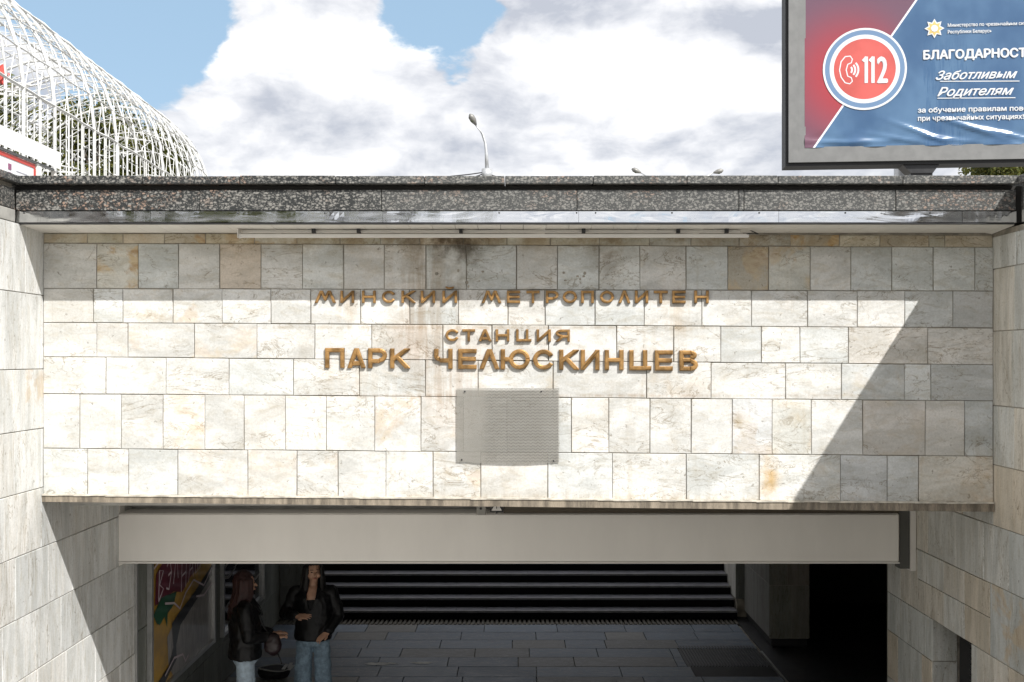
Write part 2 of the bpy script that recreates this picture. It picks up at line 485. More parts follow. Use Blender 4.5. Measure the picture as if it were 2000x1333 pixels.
def slate_mat():
    m = bpy.data.materials.new('slate_tile'); m.use_nodes = True; nt = m.node_tree
    b = nt.nodes['Principled BSDF']; g = N(nt, 'ShaderNodeNewGeometry'); oi = N(nt, 'ShaderNodeObjectInfo'); P = g.outputs['Position']
    P2 = vadd(nt, P, vmul(nt, oi.outputs['Color'], (30, 30, 30)))
    a = noise_(nt, vmul(nt, P2, (1, 2.2, 1)), 3, 9, .65, 1.5)
    c = mixc(nt, smooth(nt, a, .3, .7), mixc(nt, 1, oi.outputs['Color'], (.7, .7, .72), 'MULTIPLY'), mixc(nt, 1, oi.outputs['Color'], (1.25, 1.25, 1.25), 'MULTIPLY'))
    vn = math_(nt, 'ABSOLUTE', math_(nt, 'SUBTRACT', noise_(nt, vmul(nt, P2, (1, 2.5, 1)), 2.2, 6, .6, 2.2), .5))
    c = mixc(nt, math_(nt, 'MULTIPLY', smooth(nt, vn, 0, .03, 1, 0), .5), c, (.30, .31, .32))
    nt.links.new(c, b.inputs['Base Color'])
    nt.links.new(smooth(nt, a, .3, .7, .34, .6), b.inputs['Roughness'])
    bp = N(nt, 'ShaderNodeBump'); bp.inputs['Distance'].default_value = .006
    nt.links.new(a, bp.inputs['Height']); nt.links.new(bp.outputs[0], b.inputs['Normal'])
    return m


M_slate = slate_mat()
y = 5.0; k = 0
YR = [16.5 - .45 * i for i in range(26)][::-1]
for i in range(len(YR) - 1):
    y0, y1 = YR[i], YR[i + 1]
    x = XL - random.uniform(.1, .8)
    while x < 3.28:
        wd = random.choice([.55, .72, .9, .98, 1.05, 1.3])
        x0, x1 = max(x, XL), min(x + wd, 3.28)
        if x1 - x0 > .05:
            g_ = random.uniform(.85, 1.15); t = (.15 * g_, .185 * g_, .235 * g_, 1) if random.random() < .75 else (.18 * g_, .178 * g_, .17 * g_, 1)
            if not (y0 > 13.4 and y1 < 15.5 and x1 > 2.3) :
                t = t if y0 > 10.4 else (.48 * g_, .465 * g_, .44 * g_, 1)  # unseen tiles towards the stairs made pale to bounce sunlight inside
                slab(floor, 'tile', lambda u, v, w_: (u, v, w_), [(x0 + .004, y0 + .004), (x1 - .004, y0 + .004), (x1 - .004, y1 - .004), (x0 + .004, y1 - .004)],
                     M_slate, .04, random.uniform(-.003, 0), .003, t)
            else:
                if x0 < 2.2:
                    slab(floor, 'tile', lambda u, v, w_: (u, v, w_), [(x0 + .004, y0 + .004), (2.2, y0 + .004), (2.2, y1 - .004), (x0 + .004, y1 - .004)],
                         M_slate, .04, -.002, .003, t)
        x += wd
tb = MB()
for i in range(100):
    xx = XL + .03 + i * .068
    tb.box((xx, 16.52, -.03), (xx + .036, 16.785, .006))
o = tb.build('tactile_strip', mat('tactile_ribs', (.10, .09, .07), .6), floor); o['kind'] = 'stuff'
o['label'] = 'ribbed tactile strip at the foot of the far stairs'
M_splat = mat('dried_white_paint', (.62, .62, .58), .6)


def splat(cx, cy, rx, ry, s):
    rnd = random.Random(s); n = 22
    v = [(cx, cy, .003)] + [(cx + rx * (math.cos(2 * math.pi * i / n)) * rnd.uniform(.6, 1.1), cy + ry * math.sin(2 * math.pi * i / n) * rnd.uniform(.3, 1.2), .003) for i in range(n)]
    add('paint_stain', v, [(0, 1 + i, 1 + (i + 1) % n) for i in range(n)], M_splat, floor)


splat(-1.68, 14.38, .24, .07, 3); splat(-1.18, 14.42, .15, .06, 5)

# drain grate by the pillar
gt = thing('floor_grate', (2.76, 14.8, 0), 'dark ribbed metal floor grate in front of the pillar', 'grate')
box('frame', (2.21, 13.36, -.029), (3.27, 15.5, -.012), M_dark, gt)
gb = MB()
for i in range(26):
    gb.box((2.25 + i * .039, 14.28, -.012), (2.267 + i * .039, 15.27, .002))
o = gb.build('bar', mat('worn_grate_bar', (.07, .07, .075), .4, .5), gt); o['kind'] = 'stuff'
gb = MB()
for i in range(26): gb.box((2.24, 13.4 + i * .033, -.012), (3.25, 13.418 + i * .033, -.001))
o = gb.build('tread_plate', M_dark, gt); o['kind'] = 'stuff'
o = box('floor_edge_trim', (3.283, 10.6, -.03), (3.312, 15.0, .003), M_alu, floor)

# far stairs up to the street
M_fstep = mat('dark_granite_tread', (.17, .17, .19), .40, var=.25, vscale=8)
M_fedge = mat('worn_step_edge', (.22, .22, .22), .5, var=.2, vscale=9)
M_friser = mat('shaded_granite_riser', (.008, .008, .009), .8, spec=.1)  # same stone as the treads, with its backlit shade put into the colour
fs = thing('far_stairs', (0, 16.8, 0), 'dark stone stairs climbing out at the far end of the underpass', 'stairs')
for k in range(34):
    z = .132 * (k + 1); y0 = 16.8 + .27 * k
    sp = box('step', (-3.08, y0 + .012, z - .132 - (.1 if k == 0 else 0)), (3.34, y0 + .29, z - .03), M_friser, fs)
    if k < 6:
        x = -3.08; 
        while x < 3.33:
            x1 = min(x + (.445 if k == 0 else 1.1), 3.34)
            slab(sp, 'tread', lambda u, v, w_, z=z: (u, v, z + w_), [(x + .002, y0), (x1 - .002, y0), (x1 - .002, y0 + .27), (x + .002, y0 + .27)], M_fstep, .028, 0, .002)
            x = x1
        box('nosing', (-3.08, y0 - .004, z - .022), (3.34, y0 + .022, z + .002), M_fedge, sp)
    else:
        box('tread', (-3.08, y0, z - .029), (3.34, y0 + .269, z), M_fstep, sp)

# ------------------------------------------------------------------ name wall
fw = thing('name_wall', (0, YF, 2.82), 'pale stone wall over the underpass entrance bearing the gilded station name', 'wall')
box('wall_core', (XL - .05, YF + .008, 2.86), (XR + .05, 8.86, 4.83), M_joint, fw)
LINES = [(455, 459.5), (475, 483.5), (563.5, 569), (630, 641), (697, 713), (769, 783.5), (876, 891.5), (966, 982)]


def ln(i, px): a, b = LINES[i]; return a + (b - a) * (px - 80) / 1860


J = [[170, 240, 321, 401, 497, 580, 664, 743, 820, 905, 990, 1075, 1171, 1269, 1350, 1444, 1544, 1640, 1719, 1815, 1846],
     [189, 270, 349, 429, 510, 591, 671, 751, 832, 911, 1009, 1089, 1170, 1250, 1340, 1421.5, 1501, 1582, 1662, 1742, 1823, 1904],
     [182.5, 240, 338, 434, 529, 607, 704, 800, 895, 992, 1064.5, 1162, 1258, 1370.6, 1467.6, 1577, 1674, 1767, 1861.5],
     [189, 250, 379.5, 502, 615, 726, 865, 960.7, 1071, 1204, 1315.5, 1407.5, 1487, 1562, 1657, 1812],
     [207, 324, 447, 573, 701.6, 831, 933.7, 1080, 1262.6, 1388.6, 1534, 1643, 1766.5, 1818],
     [155.5, 236.6, 318.7, 400, 476.5, 557.6, 637, 732, 822, 905, 990, 1116, 1189, 1269, 1350, 1429.6, 1507.6, 1584.4, 1685, 1807, 1884],
     [171, 251, 347, 484, 580, 660, 753.6, 845.5, 939, 1070, 1196, 1340, 1482.4, 1641, 1733, 1794]]
SPECIAL = {(0, 170): ((.55, .52, .42), .3), (0, 321): ((.56, .50, .40), .95), (0, 240): ((.60, .53, .42), .5), (0, 401): ((.58, .52, .40), .6), (0, 497): ((.57, .54, .46), .8), (0, 1544): ((.52, .46, .36), 1.0),
           (0, 1640): ((.62, .58, .48), 0), (0, 1719): ((.50, .45, .36), .2), (1, 189): ((.62, .60, .54), .85), (1, 429): ((.57, .50, .42), .25),
           (1, 1421.5): ((.47, .43, .36), .45), (1, 1501): ((.56, .55, .50), .5), (2, 240): ((.60, .58, .53), .25),
           (3, 1657): ((.58, .53, .46), 0), (3, 1812): ((.60, .56, .50), 0), (2, 1767): ((.50, .51, .49), 0), (2, 1861.5): ((.44, .44, .42), 0),
           (4, 1643): ((.49, .50, .48), .2), (4, 1818): ((.50, .51, .50), 0), (5, 1685): ((.58, .53, .47), .15), (5, 1807): ((.58, .54, .48), 0),
           (5, 1884): ((.47, .49, .48), 0), (6, 1641): ((.50, .51, .51), 0), (6, 1733): ((.54, .55, .54), 0), (6, 1794): ((.60, .55, .46), .25),
           (6, 1482.4): ((.62, .60, .56), .15), (5, 1429.6): ((.64, .62, .58), .2), (5, 1507.6): ((.63, .59, .53), .3)}
PALF = [((.665, .655, .63), 40), ((.67, .65, .615), 16), ((.635, .64, .625), 24), ((.69, .68, .655), 20)]
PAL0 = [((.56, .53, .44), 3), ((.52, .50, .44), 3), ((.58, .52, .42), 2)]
PAL1 = [((.65, .65, .62), 4), ((.67, .655, .62), 3), ((.61, .62, .60), 3)]
for r_, js in enumerate(J):
    xs = [CX + XL / YF * F] + js + [CX + XR / YF * F]
    for a, b in zip(xs, xs[1:]):
        g_ = .62
        q = []
        for (px, l, sx, sy) in ((a, r_ + 1, 1, -1), (b, r_ + 1, -1, -1), (b, r_, -1, 1), (a, r_, 1, 1)):
            q.append((X8(px + sx * g_ * random.uniform(.35, 1.9)), Zf(ln(l, px) + sy * g_ * random.uniform(.35, 1.9))))
        key = (r_, a)
        if key in SPECIAL:
            c, ru = SPECIAL[key]; c = [q_ * 1.05 for q_ in c] if r_ < 2 else [min(.69, (q_ * .6 + .4 * sum(c) / 3) * 1.02 + .085) for q_ in c]; cl = (*c, 1 - ru)
        else:
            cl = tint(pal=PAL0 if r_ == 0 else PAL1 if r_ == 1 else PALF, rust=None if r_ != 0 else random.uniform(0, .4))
        pr = random.uniform(0, .006) - (.006 if r_ == 0 else 0)
        slab(fw, 'stone', lambda u, v, w_: (u, YF - w_, v), q, M_stone, .03, pr, .003, cl)
# plate along the bottom edge
M_plate = mat('stained_lintel_edge', (.25, .21, .16), .6, var=.45, vscale=5, stretch=(4, 1, .6), grain=.35)
zl, zr = (Zf(967), Zf(979.5)), (Zf(983.5), Zf(999))
yo = YF - .03
v = [(XL + .003, yo, zl[1]), (XR - .003, yo, zr[1]), (XR - .003, yo, zr[0]), (XL + .003, yo, zl[0]),
     (XL + .003, 8.86, zl[1]), (XR - .003, 8.86, zr[1]), (XR - .003, 8.86, zr[0]), (XL + .003, 8.86, zl[0])]
add('lintel_plate', v, [(0, 1, 2, 3), (7, 6, 5, 4), (0, 4, 5, 1), (3, 2, 6, 7), (0, 3, 7, 4), (1, 5, 6, 2)], M_plate, fw)
# thin bright drip ledge
mb = MB(); n0 = 60
for i in range(n0):
    xa, xb = XL + .004 + (XR - XL - .008) * i / n0, XL + .004 + (XR - XL - .008) * (i + 1) / n0
    za = zl[0] + (zr[0] - zl[0]) * i / n0 + random.uniform(.0, .005)
    mb.box((xa, yo - .008, za - .004), (xb, YF + .01, za + .007))
mb.build('mortar_ledge', mat('lime_mortar', (.52, .48, .41), .8, var=.3, vscale=12), fw)
# old plugged holes from a removed sign
hb = MB()
for (px, py) in ((853, 535), (895, 529), (912, 552), (936, 549), (943, 531), (915, 560), (1065, 531), (1072, 535), (1058, 549), (1101, 533), (1104, 548), (1128, 540), (1142, 534), (1133, 546), (1140, 540)):
    hb.ball((X8(px), YF - .002, Zf(py)), .011 * random.uniform(.6, 1.2), 8, (1.2, .4, random.uniform(.6, 1.6)))
o = hb.build('plugged_hole', M_joint, fw); o['kind'] = 'stuff'; o['label'] = 'small plugged holes left by an older sign'

# ------------------------------------------------------------------ side walls
LZ = [4.85, 4.366, 3.82, 3.382, 2.943, 2.501, 2.06, 1.62, 1.18, .74, .3, 0]
RZ = [4.80, 4.56, 4.10, 3.55, 3.11, 2.66, 2.22, 1.68, 1.32, .88, .44, 0]
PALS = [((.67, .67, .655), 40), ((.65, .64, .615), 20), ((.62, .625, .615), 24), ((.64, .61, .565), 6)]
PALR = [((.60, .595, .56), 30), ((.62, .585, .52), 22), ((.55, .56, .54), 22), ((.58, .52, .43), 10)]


def side_wall(name, label, X, sgn, zs, y0, y1, pal, m, hole=None, wide=(.42, .62), seed=1, extra=None):
    rnd = random.Random(seed)
    t = thing(name, (X, 5, 0), label, 'wall')
    cb = MB()
    xa, xb = (X + sgn * .010, X + sgn * .32)
    xa, xb = min(xa, xb), max(xa, xb)
    if hole:
        ha, hb_, hz0, hz1 = hole
        cb.box((xa, y0, 0), (xb, ha, 4.84)); cb.box((xa, hb_, 0), (xb, y1, 4.84)); cb.box((xa, ha, hz1), (xb, hb_, 4.84)); cb.box((xa, ha, 0), (xb, hb_, hz0))
    else:
        cb.box((xa, y0, 0), (xb, y1, 4.84))
    cb.build('wall_core', M_joint, t)
    for r_ in range(len(zs) - 1):
        zt, zb = zs[r_], zs[r_ + 1]
        ys = [y0]
        yy = y0 + rnd.uniform(.1, .6)
        while yy < y1 - .12:
            ys.append(yy); yy += rnd.uniform(*wide)
        ys.append(y1)
        segs = list(zip(ys, ys[1:]))
        if hole and zt <= hole[3] + .01 and zb >= 0:
            ns = []
            for a, b in segs:
                if b <= hole[0] or a >= hole[1] or zt <= hole[2] + .01: ns.append((a, b)); continue
                if a < hole[0] - .03: ns.append((a, hole[0]))
                if b > hole[1] + .03: ns.append((hole[1], b))
            segs = ns
        for a, b in segs:
            zt_, zb_ = zt, zb
            if zt_ <= 4.9:
                # hidden parts inside the flight of stairs are left out
                mid = (a + b) / 2
                if mid < 5 and zt < ZG - .142 * ((mid + 6.2) / .36) - .3: continue
            parts = [(zb_, zt_)]
            if extra and a > extra[0] - .3 and b < extra[1] + .3 and abs(zt - extra[2]) < .01: parts = [(zb_, extra[3]), (extra[3], zt_)]
            for (p, q_) in parts:
                g_ = .0028
                quad = [(a + g_, p + g_), (b - g_, p + g_), (b - g_, q_ - g_), (a + g_, q_ - g_)]
                c = rnd.choices([c_[0] for c_ in pal], [c_[1] for c_ in pal])[0]; k = rnd.uniform(.94, 1.05)
                cl = (c[0] * k, c[1] * k, c[2] * k, 1 - (rnd.uniform(.15, .5) if rnd.random() < .08 else 0))
                slab(t, 'stone', lambda u, v, w_: (X - sgn * w_, u, v), quad, m, .03, rnd.uniform(-.003, .003), .003, cl)
    return t


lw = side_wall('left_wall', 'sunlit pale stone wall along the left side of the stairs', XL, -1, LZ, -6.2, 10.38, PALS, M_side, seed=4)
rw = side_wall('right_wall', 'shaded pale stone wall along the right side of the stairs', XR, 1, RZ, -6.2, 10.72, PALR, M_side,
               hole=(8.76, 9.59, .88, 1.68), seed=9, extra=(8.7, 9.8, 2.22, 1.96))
# end face of the right wall where the side corridor opens
box('wall_end', (XR + .001, 10.722, 0), (XR + .32, 10.74, 2.34), M_inner, rw, color=(.62, .6, .55, 1))

# niche with louvre in the right wall
nb = MB(); nb.box((XR + .3, 8.76, .88), (XR + .32, 9.59, 1.68))
nb.build('niche_back', M_dark, rw)
for z0, z1 in ((.885, 1.318), (1.326, 1.676)):
    slab(rw, 'reveal_stone', lambda u, v, w_: (u, 9.592 - w_, v), [(XR + .006, z0), (XR + .215, z0), (XR + .215, z1), (XR + .006, z1)], M_side, .02, .012, .002, (.57, .57, .54, 1))
lv = thing('louvre_grille', (XR + .2, 9.1, .9), 'black louvred ventilation grille set in the niche of the right wall', 'grille')
box('frame', (XR + .225, 8.77, .885), (XR + .25, 9.56, 1.675), M_black, lv)
M_slat = mat('black_louvre_slat', (.03, .03, .032), .4)
for i in range(18):
    z = .92 + i * .042
    add('slat', [(XR + .12, 8.79, z), (XR + .12, 9.10, z), (XR + .2, 9.10, z + .03), (XR + .2, 8.79, z + .03),
                 (XR + .12, 8.79, z + .005), (XR + .12, 9.10, z + .005), (XR + .2, 9.10, z + .035), (XR + .2, 8.79, z + .035)],
        [(0, 1, 2, 3), (4, 7, 6, 5), (0, 4, 5, 1), (1, 5, 6, 2), (2, 6, 7, 3), (3, 7, 4, 0)], M_slat, lv)

# ------------------------------------------------------------------ parapet with granite, steel flashing, soffit
pp = thing('parapet', (0, YC, 4.85), 'granite capped parapet with polished steel flashing above the name wall', 'parapet')
def ZC(py): return H + (CY - py) / F * YC
def XC(px, Y=YC): return (px - CX) / F * Y
XPL, XPR = XC(30), XC(1985)
box('parapet_core', (XPL - .6, YC + .035, 4.86), (XPR + .6, 8.84, 5.12), mat('shadow_gap_dark', (.03, .028, .025), .9), pp)  # core coloured near black to stand for shade in the coping gap
cj = [30, 281, 470, 657, 830, 986, 1158, 1340, 1517, 1760, 1985]
for a, b in zip(cj, cj[1:]):
    dz = random.uniform(-.003, .004)
    box('coping_slab', (XC(a) + .002, YC - .04 + random.uniform(-.004, .004), ZC(361)), (XC(b) - .002, 8.9, ZC(345.5) + dz), M_gran, pp, color=(random.random(), random.random(), random.random(), 1), bevel=.004)
fj = [30, 390, 745, 1127, 1443, 1453, 1750, 1985]
for a, b in zip(fj, fj[1:]):
    box('fascia_slab', (XC(a) + .002, YC + random.uniform(0, .004), ZC(411)), (XC(b) - .002, YC + .034, ZC(371)), M_gran, pp, color=(random.random(), random.random(), random.random(), 1), bevel=.003)
sj = [33, 295, 748, 1130, 1520, 1878, 1984]
for i, (a, b) in enumerate(zip(sj, sj[1:])):
    n = 48; v = []; f = []
    for k in range(n + 1):
        x = XC(a) + .001 + (XC(b) - XC(a) - .002) * k / n
        wv_ = .0016 * math.sin(k * .31 + i) + .0006 * math.sin(k * .93 + 2 * i)
        v += [(x, YC - .012 + wv_ * .7, ZC(413.5)), (x, YC - .012 + wv_, ZC(424)), (x, YC - .012 + wv_ * .8, ZC(435)), (x, YC + .03, ZC(436)), (x, YC + .005, ZC(413.2))]
    for k in range(n):
        q = 5 * k
        f += [(q + 1, q + 6, q + 5, q), (q + 2, q + 7, q + 6, q + 1), (q + 3, q + 8, q + 7, q + 2), (q, q + 5, q + 9, q + 4)]
    add('steel_flashing', v, f, M_steel, pp, smooth=False)
sb = MB()
for px in (48, 314, 465, 635, 805, 975, 1126, 1163, 1312, 1482, 1650, 1815):
    sb.ball((XC(px), YC - .016, ZC(416.5)), .0065, 8)
o = sb.build('screw', M_dark, pp); o['kind'] = 'stuff'
# lower dark edge
box('drip_edge', (XPL + .01, YC - .008, ZC(438)), (XPR - .01, YC + .03, ZC(436.2)), M_dark, pp)
zs0, zs1 = ZC(438.5), Zf(455.5)
x = XPL; i = 0
while x < XPR:
    x1 = min(x + .163, XPR); d0 = random.choice([0, 0, 0, 0, .004, .009]) if 1000 < CX + x / 8 * F < 1500 or random.random() < .2 else 0
    o = add('soffit_panel', [(x + .0015, YC + .031, zs0), (x1 - .0015, YC + .031, zs0 - d0 * .3), (x1 - .0015, YF - .008, zs1 - d0), (x + .0015, YF - .008, zs1),
                         (x + .0015, YC + .031, zs0 + .012), (x1 - .0015, YC + .031, zs0 + .012), (x1 - .0015, YF - .008, zs1 + .012), (x + .0015, YF - .008, zs1 + .012)],
        [(3, 2, 1, 0), (4, 5, 6, 7), (0, 1, 5, 4), (2, 3, 7, 6), (1, 2, 6, 5), (3, 0, 4, 7)], M_paint, pp)
    x = x1; i += 1

# copings of the side walls
for (nm, X, s, lab) in (('left_coping', XL, -1, 'speckled granite coping along the top of the sunlit left wall'),
                        ('right_coping', XR, 1, 'speckled granite coping in shadow along the top of the right wall')):
    t = thing(nm, (X, 1, 4.9), lab, 'coping')
    y = -6.2
    while y < YC - .1:
        y1 = min(y + 1.15, YC - .045)
        if y1 > YC - .3: y1 = YC - .045
        cr = (random.random(), random.random(), random.random(), 1)
        box('coping_slab', (X - s * .02, y + .002, ZC(361)), (X + s * .5, y1 - .002, ZC(345.5)), M_gran, t, color=cr, bevel=.004)
        box('fascia_slab', (X + s * .012, y + .002, ZC(410)), (X + s * .4, y1 - .002, ZC(371)), M_gran, t, color=cr, bevel=.003)
        box('band_stone', (X + s * .006, y + .002, 4.856), (X + s * .4, y1 - .002, ZC(412)), mat('grey_band_stone', (.36, .35, .32), .7, var=.25, vscale=4), t, bevel=.003)
        y = y1
    box('coping_core', (X + s * .03, -6.2, 4.95), (X + s * .4, YC - .05, ZC(361) - .001), M_joint, t)
    box('corner_block', (X + s * .04, YC - .04, 4.86), (X + s * .5, 8.9, ZC(345.5) - .002), M_gran, t, color=(.3, .6, .2, 1))

# strip light under the soffit
sl = thing('strip_light', (XC(960), 8.15, 4.8), 'long twin rail white strip light with loose black cable under the soffit', 'light fitting')
x0, x1 = X8(467, 8.15), X8(1462, 8.15)
z = lambda py, Y: H + (CY - py) / F * Y
box('lower_rail', (x0, 8.13, z(464, 8.13)), (x1, 8.165, z(457, 8.13)), M_white, sl, bevel=.003)
box('upper_rail', (x0 + .01, 8.18, z(455, 8.18)), (x1 - .05, 8.21, z(449.5, 8.18)), M_white, sl, bevel=.002)
box('end_cap', (x0 - .008, 8.125, z(464.5, 8.13)), (x0 - .001, 8.215, z(449, 8.18)), M_white, sl)
pts = []
n = 90
for i in range(n + 1):
    xx = x0 + .05 + (x1 - x0 - .1) * i / n
    pts.append((xx, 8.20, z(446.5, 8.2) + .006 * math.sin(i * .55) + .004 * math.sin(i * .21 + 1) + (.006 if i > 75 else 0)))
MB().tube(pts, .006, 5).build('cable', M_black, sl)
for px in (612, 700, 1325, 1420, 900, 1140):
    box('bracket', (X8(px, 8.15) - .013, 8.15, z(455, 8.15)), (X8(px, 8.15) + .013, 8.22, z(444, 8.2)), M_dark, sl)
MB().tube([(x1 - .06, 8.15, z(460, 8.15)), (x1 + .02, 8.12, z(455, 8.1)), (x1 + .08, 8.2, z(457, 8.2)), (x1 + .02, 8.25, z(449, 8.25))], .004, 5).build('cable', M_black, sl)

# ------------------------------------------------------------------ gilded lettering
def clip(poly, axis, val, keep_less):
    o_ = []
    for i in range(len(poly)):
        a, b = poly[i], poly[(i + 1) % len(poly)]
        ia = (a[axis] <= val) if keep_less else (a[axis] >= val); ib = (b[axis] <= val) if keep_less else (b[axis] >= val)
        if ia: o_.append(a)
        if ia != ib:
            t = (val - a[axis]) / (b[axis] - a[axis]); o_.append((a[0] + t * (b[0] - a[0]), a[1] + t * (b[1] - a[1])))
    return o_


def seg(a, b, t, ext=.5):
    d = Vector((b[0] - a[0], b[1] - a[1])); d.normalize(); n = Vector((-d.y, d.x)) * t / 2; e = d * t * ext
    A = Vector(a) - e; B = Vector(b) + e
    return [tuple(A - n), tuple(B - n), tuple(B + n), tuple(A + n)]


def arcp(cx, cy, rx, ry, a0, a1, t, n=14):
    """closed strip around an elliptical arc (outer radii rx, ry)"""
    P_ = []
    for i in range(n + 1):
        a = math.radians(a0 + (a1 - a0) * i / n); P_.append((cx + rx * math.cos(a), cy + ry * math.sin(a)))
    for i in range(n, -1, -1):
        a = math.radians(a0 + (a1 - a0) * i / n); P_.append((cx + (rx - t) * math.cos(a), cy + (ry - t) * math.sin(a)))
    return P_


def glyph(ch, w_, h, t):
    """list of pieces; quads/convex polys as ('p',poly), ring strips as ('s',poly)"""
    l, r_, m_ = t / 2, w_ - t / 2, h / 2
    S = lambda a, b, e=.0: ('p', clip(clip(clip(clip(seg(a, b, t, e), 1, 0, False), 1, h, True), 0, 0, False), 0, w_, True))
    Vl, Vr = S((l, 0), (l, h)), S((r_, 0), (r_, h))
    if ch == 'М': return [S((l, 0), (w_ * .31, h), .4), S((w_ * .31, h), (w_ * .5, h * .3), .4), S((w_ * .5, h * .3), (w_ * .69, h), .4), S((w_ * .69, h), (r_, 0), .4)]
    if ch == 'И' or ch == 'Й':
        g = [Vl, Vr, S((l, t * .4), (r_, h - t * .4), .6)]
        if ch == 'Й': g.append(('s', arcp(w_ / 2, h * 1.32, w_ * .30, h * .2, 180, 360, t * .7, 8)))
        return g
    if ch == 'Н': return [Vl, Vr, S((l, m_), (r_, m_))]
    if ch == 'С': return [('s', arcp(w_ / 2, m_, w_ / 2, h / 2, 27, 333, t, 22))]
    if ch == 'О': return [('s', arcp(w_ / 2, m_, w_ / 2, h / 2, 0, 180, t, 14)), ('s', arcp(w_ / 2, m_, w_ / 2, h / 2, 180, 360, t, 14))]
    if ch == 'К': return [Vl, S((l, h * .42), (w_ - t * .5, h), .5), S((w_ * .38, h * .55), (w_ - t * .5, 0), .5)]
    if ch == 'Е': return [Vl, S((l, t / 2), (w_, t / 2)), S((l, m_), (w_ * .96, m_)), S((l, h - t / 2), (w_, h - t / 2))]
    if ch == 'Т': return [S((w_ / 2, 0), (w_ / 2, h)), S((0, h - t / 2), (w_, h - t / 2))]
    if ch == 'Р': return [Vl, S((l, h - t / 2), (w_ * .6, h - t / 2)), S((l, h * .36), (w_ * .6, h * .36)), ('s', arcp(w_ * .58, h * .645, w_ * .42, h * .355, -90, 90, t, 12))]
    if ch == 'П': return [Vl, Vr, S((0, h - t / 2), (w_, h - t / 2))]
    if ch == 'Л': return [S((l * .9, 0), (w_ / 2, h), .4), S((w_ / 2, h), (w_ - l * .9, 0), .4)]
    if ch == 'А': return [S((l * .9, 0), (w_ / 2, h), .4), S((w_ / 2, h), (w_ - l * .9, 0), .4), S((w_ * .27, h * .24), (w_ * .73, h * .24))]
    if ch == 'Ц': return [Vl, S((w_ * .72, 0), (w_ * .72, h)), S((0, t / 2), (w_, t / 2))]
    if ch == 'Я': return [Vr, S((w_ * .4, h - t / 2), (r_, h - t / 2)), S((w_ * .4, h * .42), (r_, h * .42)), ('s', arcp(w_ * .42, h * .69, w_ * .42, h * .31, 90, 270, t, 12)), S((w_ * .5, h * .42), (t * .5, 0), .4)]
    if ch == 'Ч': return [Vr, S((w_ * .3, h * .42), (r_, h * .42)), S((l, h * .6), (l, h)), ('s', arcp(w_ * .32, h * .62, w_ * .32, h * .24, 180, 270, t, 8))]
    if ch == 'Ю': return [Vl, S((l, m_), (w_ * .4, m_)), ('s', arcp(w_ * .64, m_, w_ * .36, h / 2, 0, 180, t, 14)), ('s', arcp(w_ * .64, m_, w_ * .36, h / 2, 180, 360, t, 14))]
    if ch == 'В': return [Vl, S((l, t / 2), (w_ * .6, t / 2)), S((l, h * .53), (w_ * .62, h * .53)), S((l, h - t / 2), (w_ * .6, h - t / 2)),
                          ('s', arcp(w_ * .58, h * .765, w_ * .36, h * .235, -90, 90, t * .98, 10)), ('s', arcp(w_ * .6, h * .29, w_ * .4, h * .29, -90, 90, t, 10))]
    return []


def prism(poly, ox, oz, y_back, y_front, cham):
    """extruded piece with chamfered front, strips handled as quads"""
    v = []; f = []
    n = len(poly)
    cx_ = sum(p[0] for p in poly) / n; cy_ = sum(p[1] for p in poly) / n
    area = sum(poly[i][0] * poly[(i + 1) % n][1] - poly[(i + 1) % n][0] * poly[i][1] for i in range(n))
    if area < 0: poly = poly[::-1]
    ins = []
    for i in range(n):
        p0, p1, p2 = Vector(poly[i - 1]), Vector(poly[i]), Vector(poly[(i + 1) % n])
        d1 = (p1 - p0); d2 = (p2 - p1)
        if d1.length < 1e-7 or d2.length < 1e-7: ins.append(tuple(p1)); continue
        d1.normalize(); d2.normalize()
        n1 = Vector((-d1.y, d1.x)); n2 = Vector((-d2.y, d2.x)); b_ = (n1 + n2)
        if b_.length < 1e-4: b_ = n1
        b_.normalize(); k = cham / max(.5, b_.dot(n1))
        ins.append(tuple(p1 + b_ * k))
    for p in poly: v.append((ox + p[0], y_back, oz + p[1]))
    for p in poly: v.append((ox + p[0], y_front + cham * .8, oz + p[1]))
    for p in ins: v.append((ox + p[0], y_front, oz + p[1]))
    side = []
    for i in range(n):
        j = (i + 1) % n
        side.append((i, j, n + j, n + i)); f.append((n + i, n + j, 2 * n + j, 2 * n + i))
    return v, side, f, n


def letter(parent, ch, px0, px1, pyt, pyb, idx):
    Y0 = YF - .015
    x0, x1 = X8(px0, Y0), X8(px1, Y0); zt, zb = Zf(pyt, Y0), Zf(pyb, Y0)
    w_, h = x1 - x0, zt - zb; t = h * .215
    V_ = []; F_ = []; MI = []
    for k, (typ, poly) in enumerate(glyph(ch, w_, h, t)):
        yb, yf = YF - .004, YF - .027 - .0012 * k
        v, side, chf, n = prism(poly, x0, zb, yb, yf, t * .26)
        b0 = len(V_); V_ += v
        for q in side: F_.append(tuple(b0 + i for i in q)); MI.append(1)
        for q in chf: F_.append(tuple(b0 + i for i in q)); MI.append(0)
        if typ == 'p': F_.append(tuple(b0 + 2 * n + i for i in range(n))); MI.append(0)
        else:
            h_ = n // 2
            for i in range(h_ - 1): F_.append((b0 + 2 * n + i, b0 + 2 * n + i + 1, b0 + 2 * n + n - 2 - i, b0 + 2 * n + n - 1 - i)); MI.append(0)
    o = add('letter', V_, F_, M_gold, parent)
    o.data.materials.append(M_golddark); o.data.polygons.foreach_set('material_index', MI)
    bm = bmesh.new(); bm.from_mesh(o.data); bmesh.ops.recalc_face_normals(bm, faces=bm.faces); bm.to_mesh(o.data); bm.free()
    return o


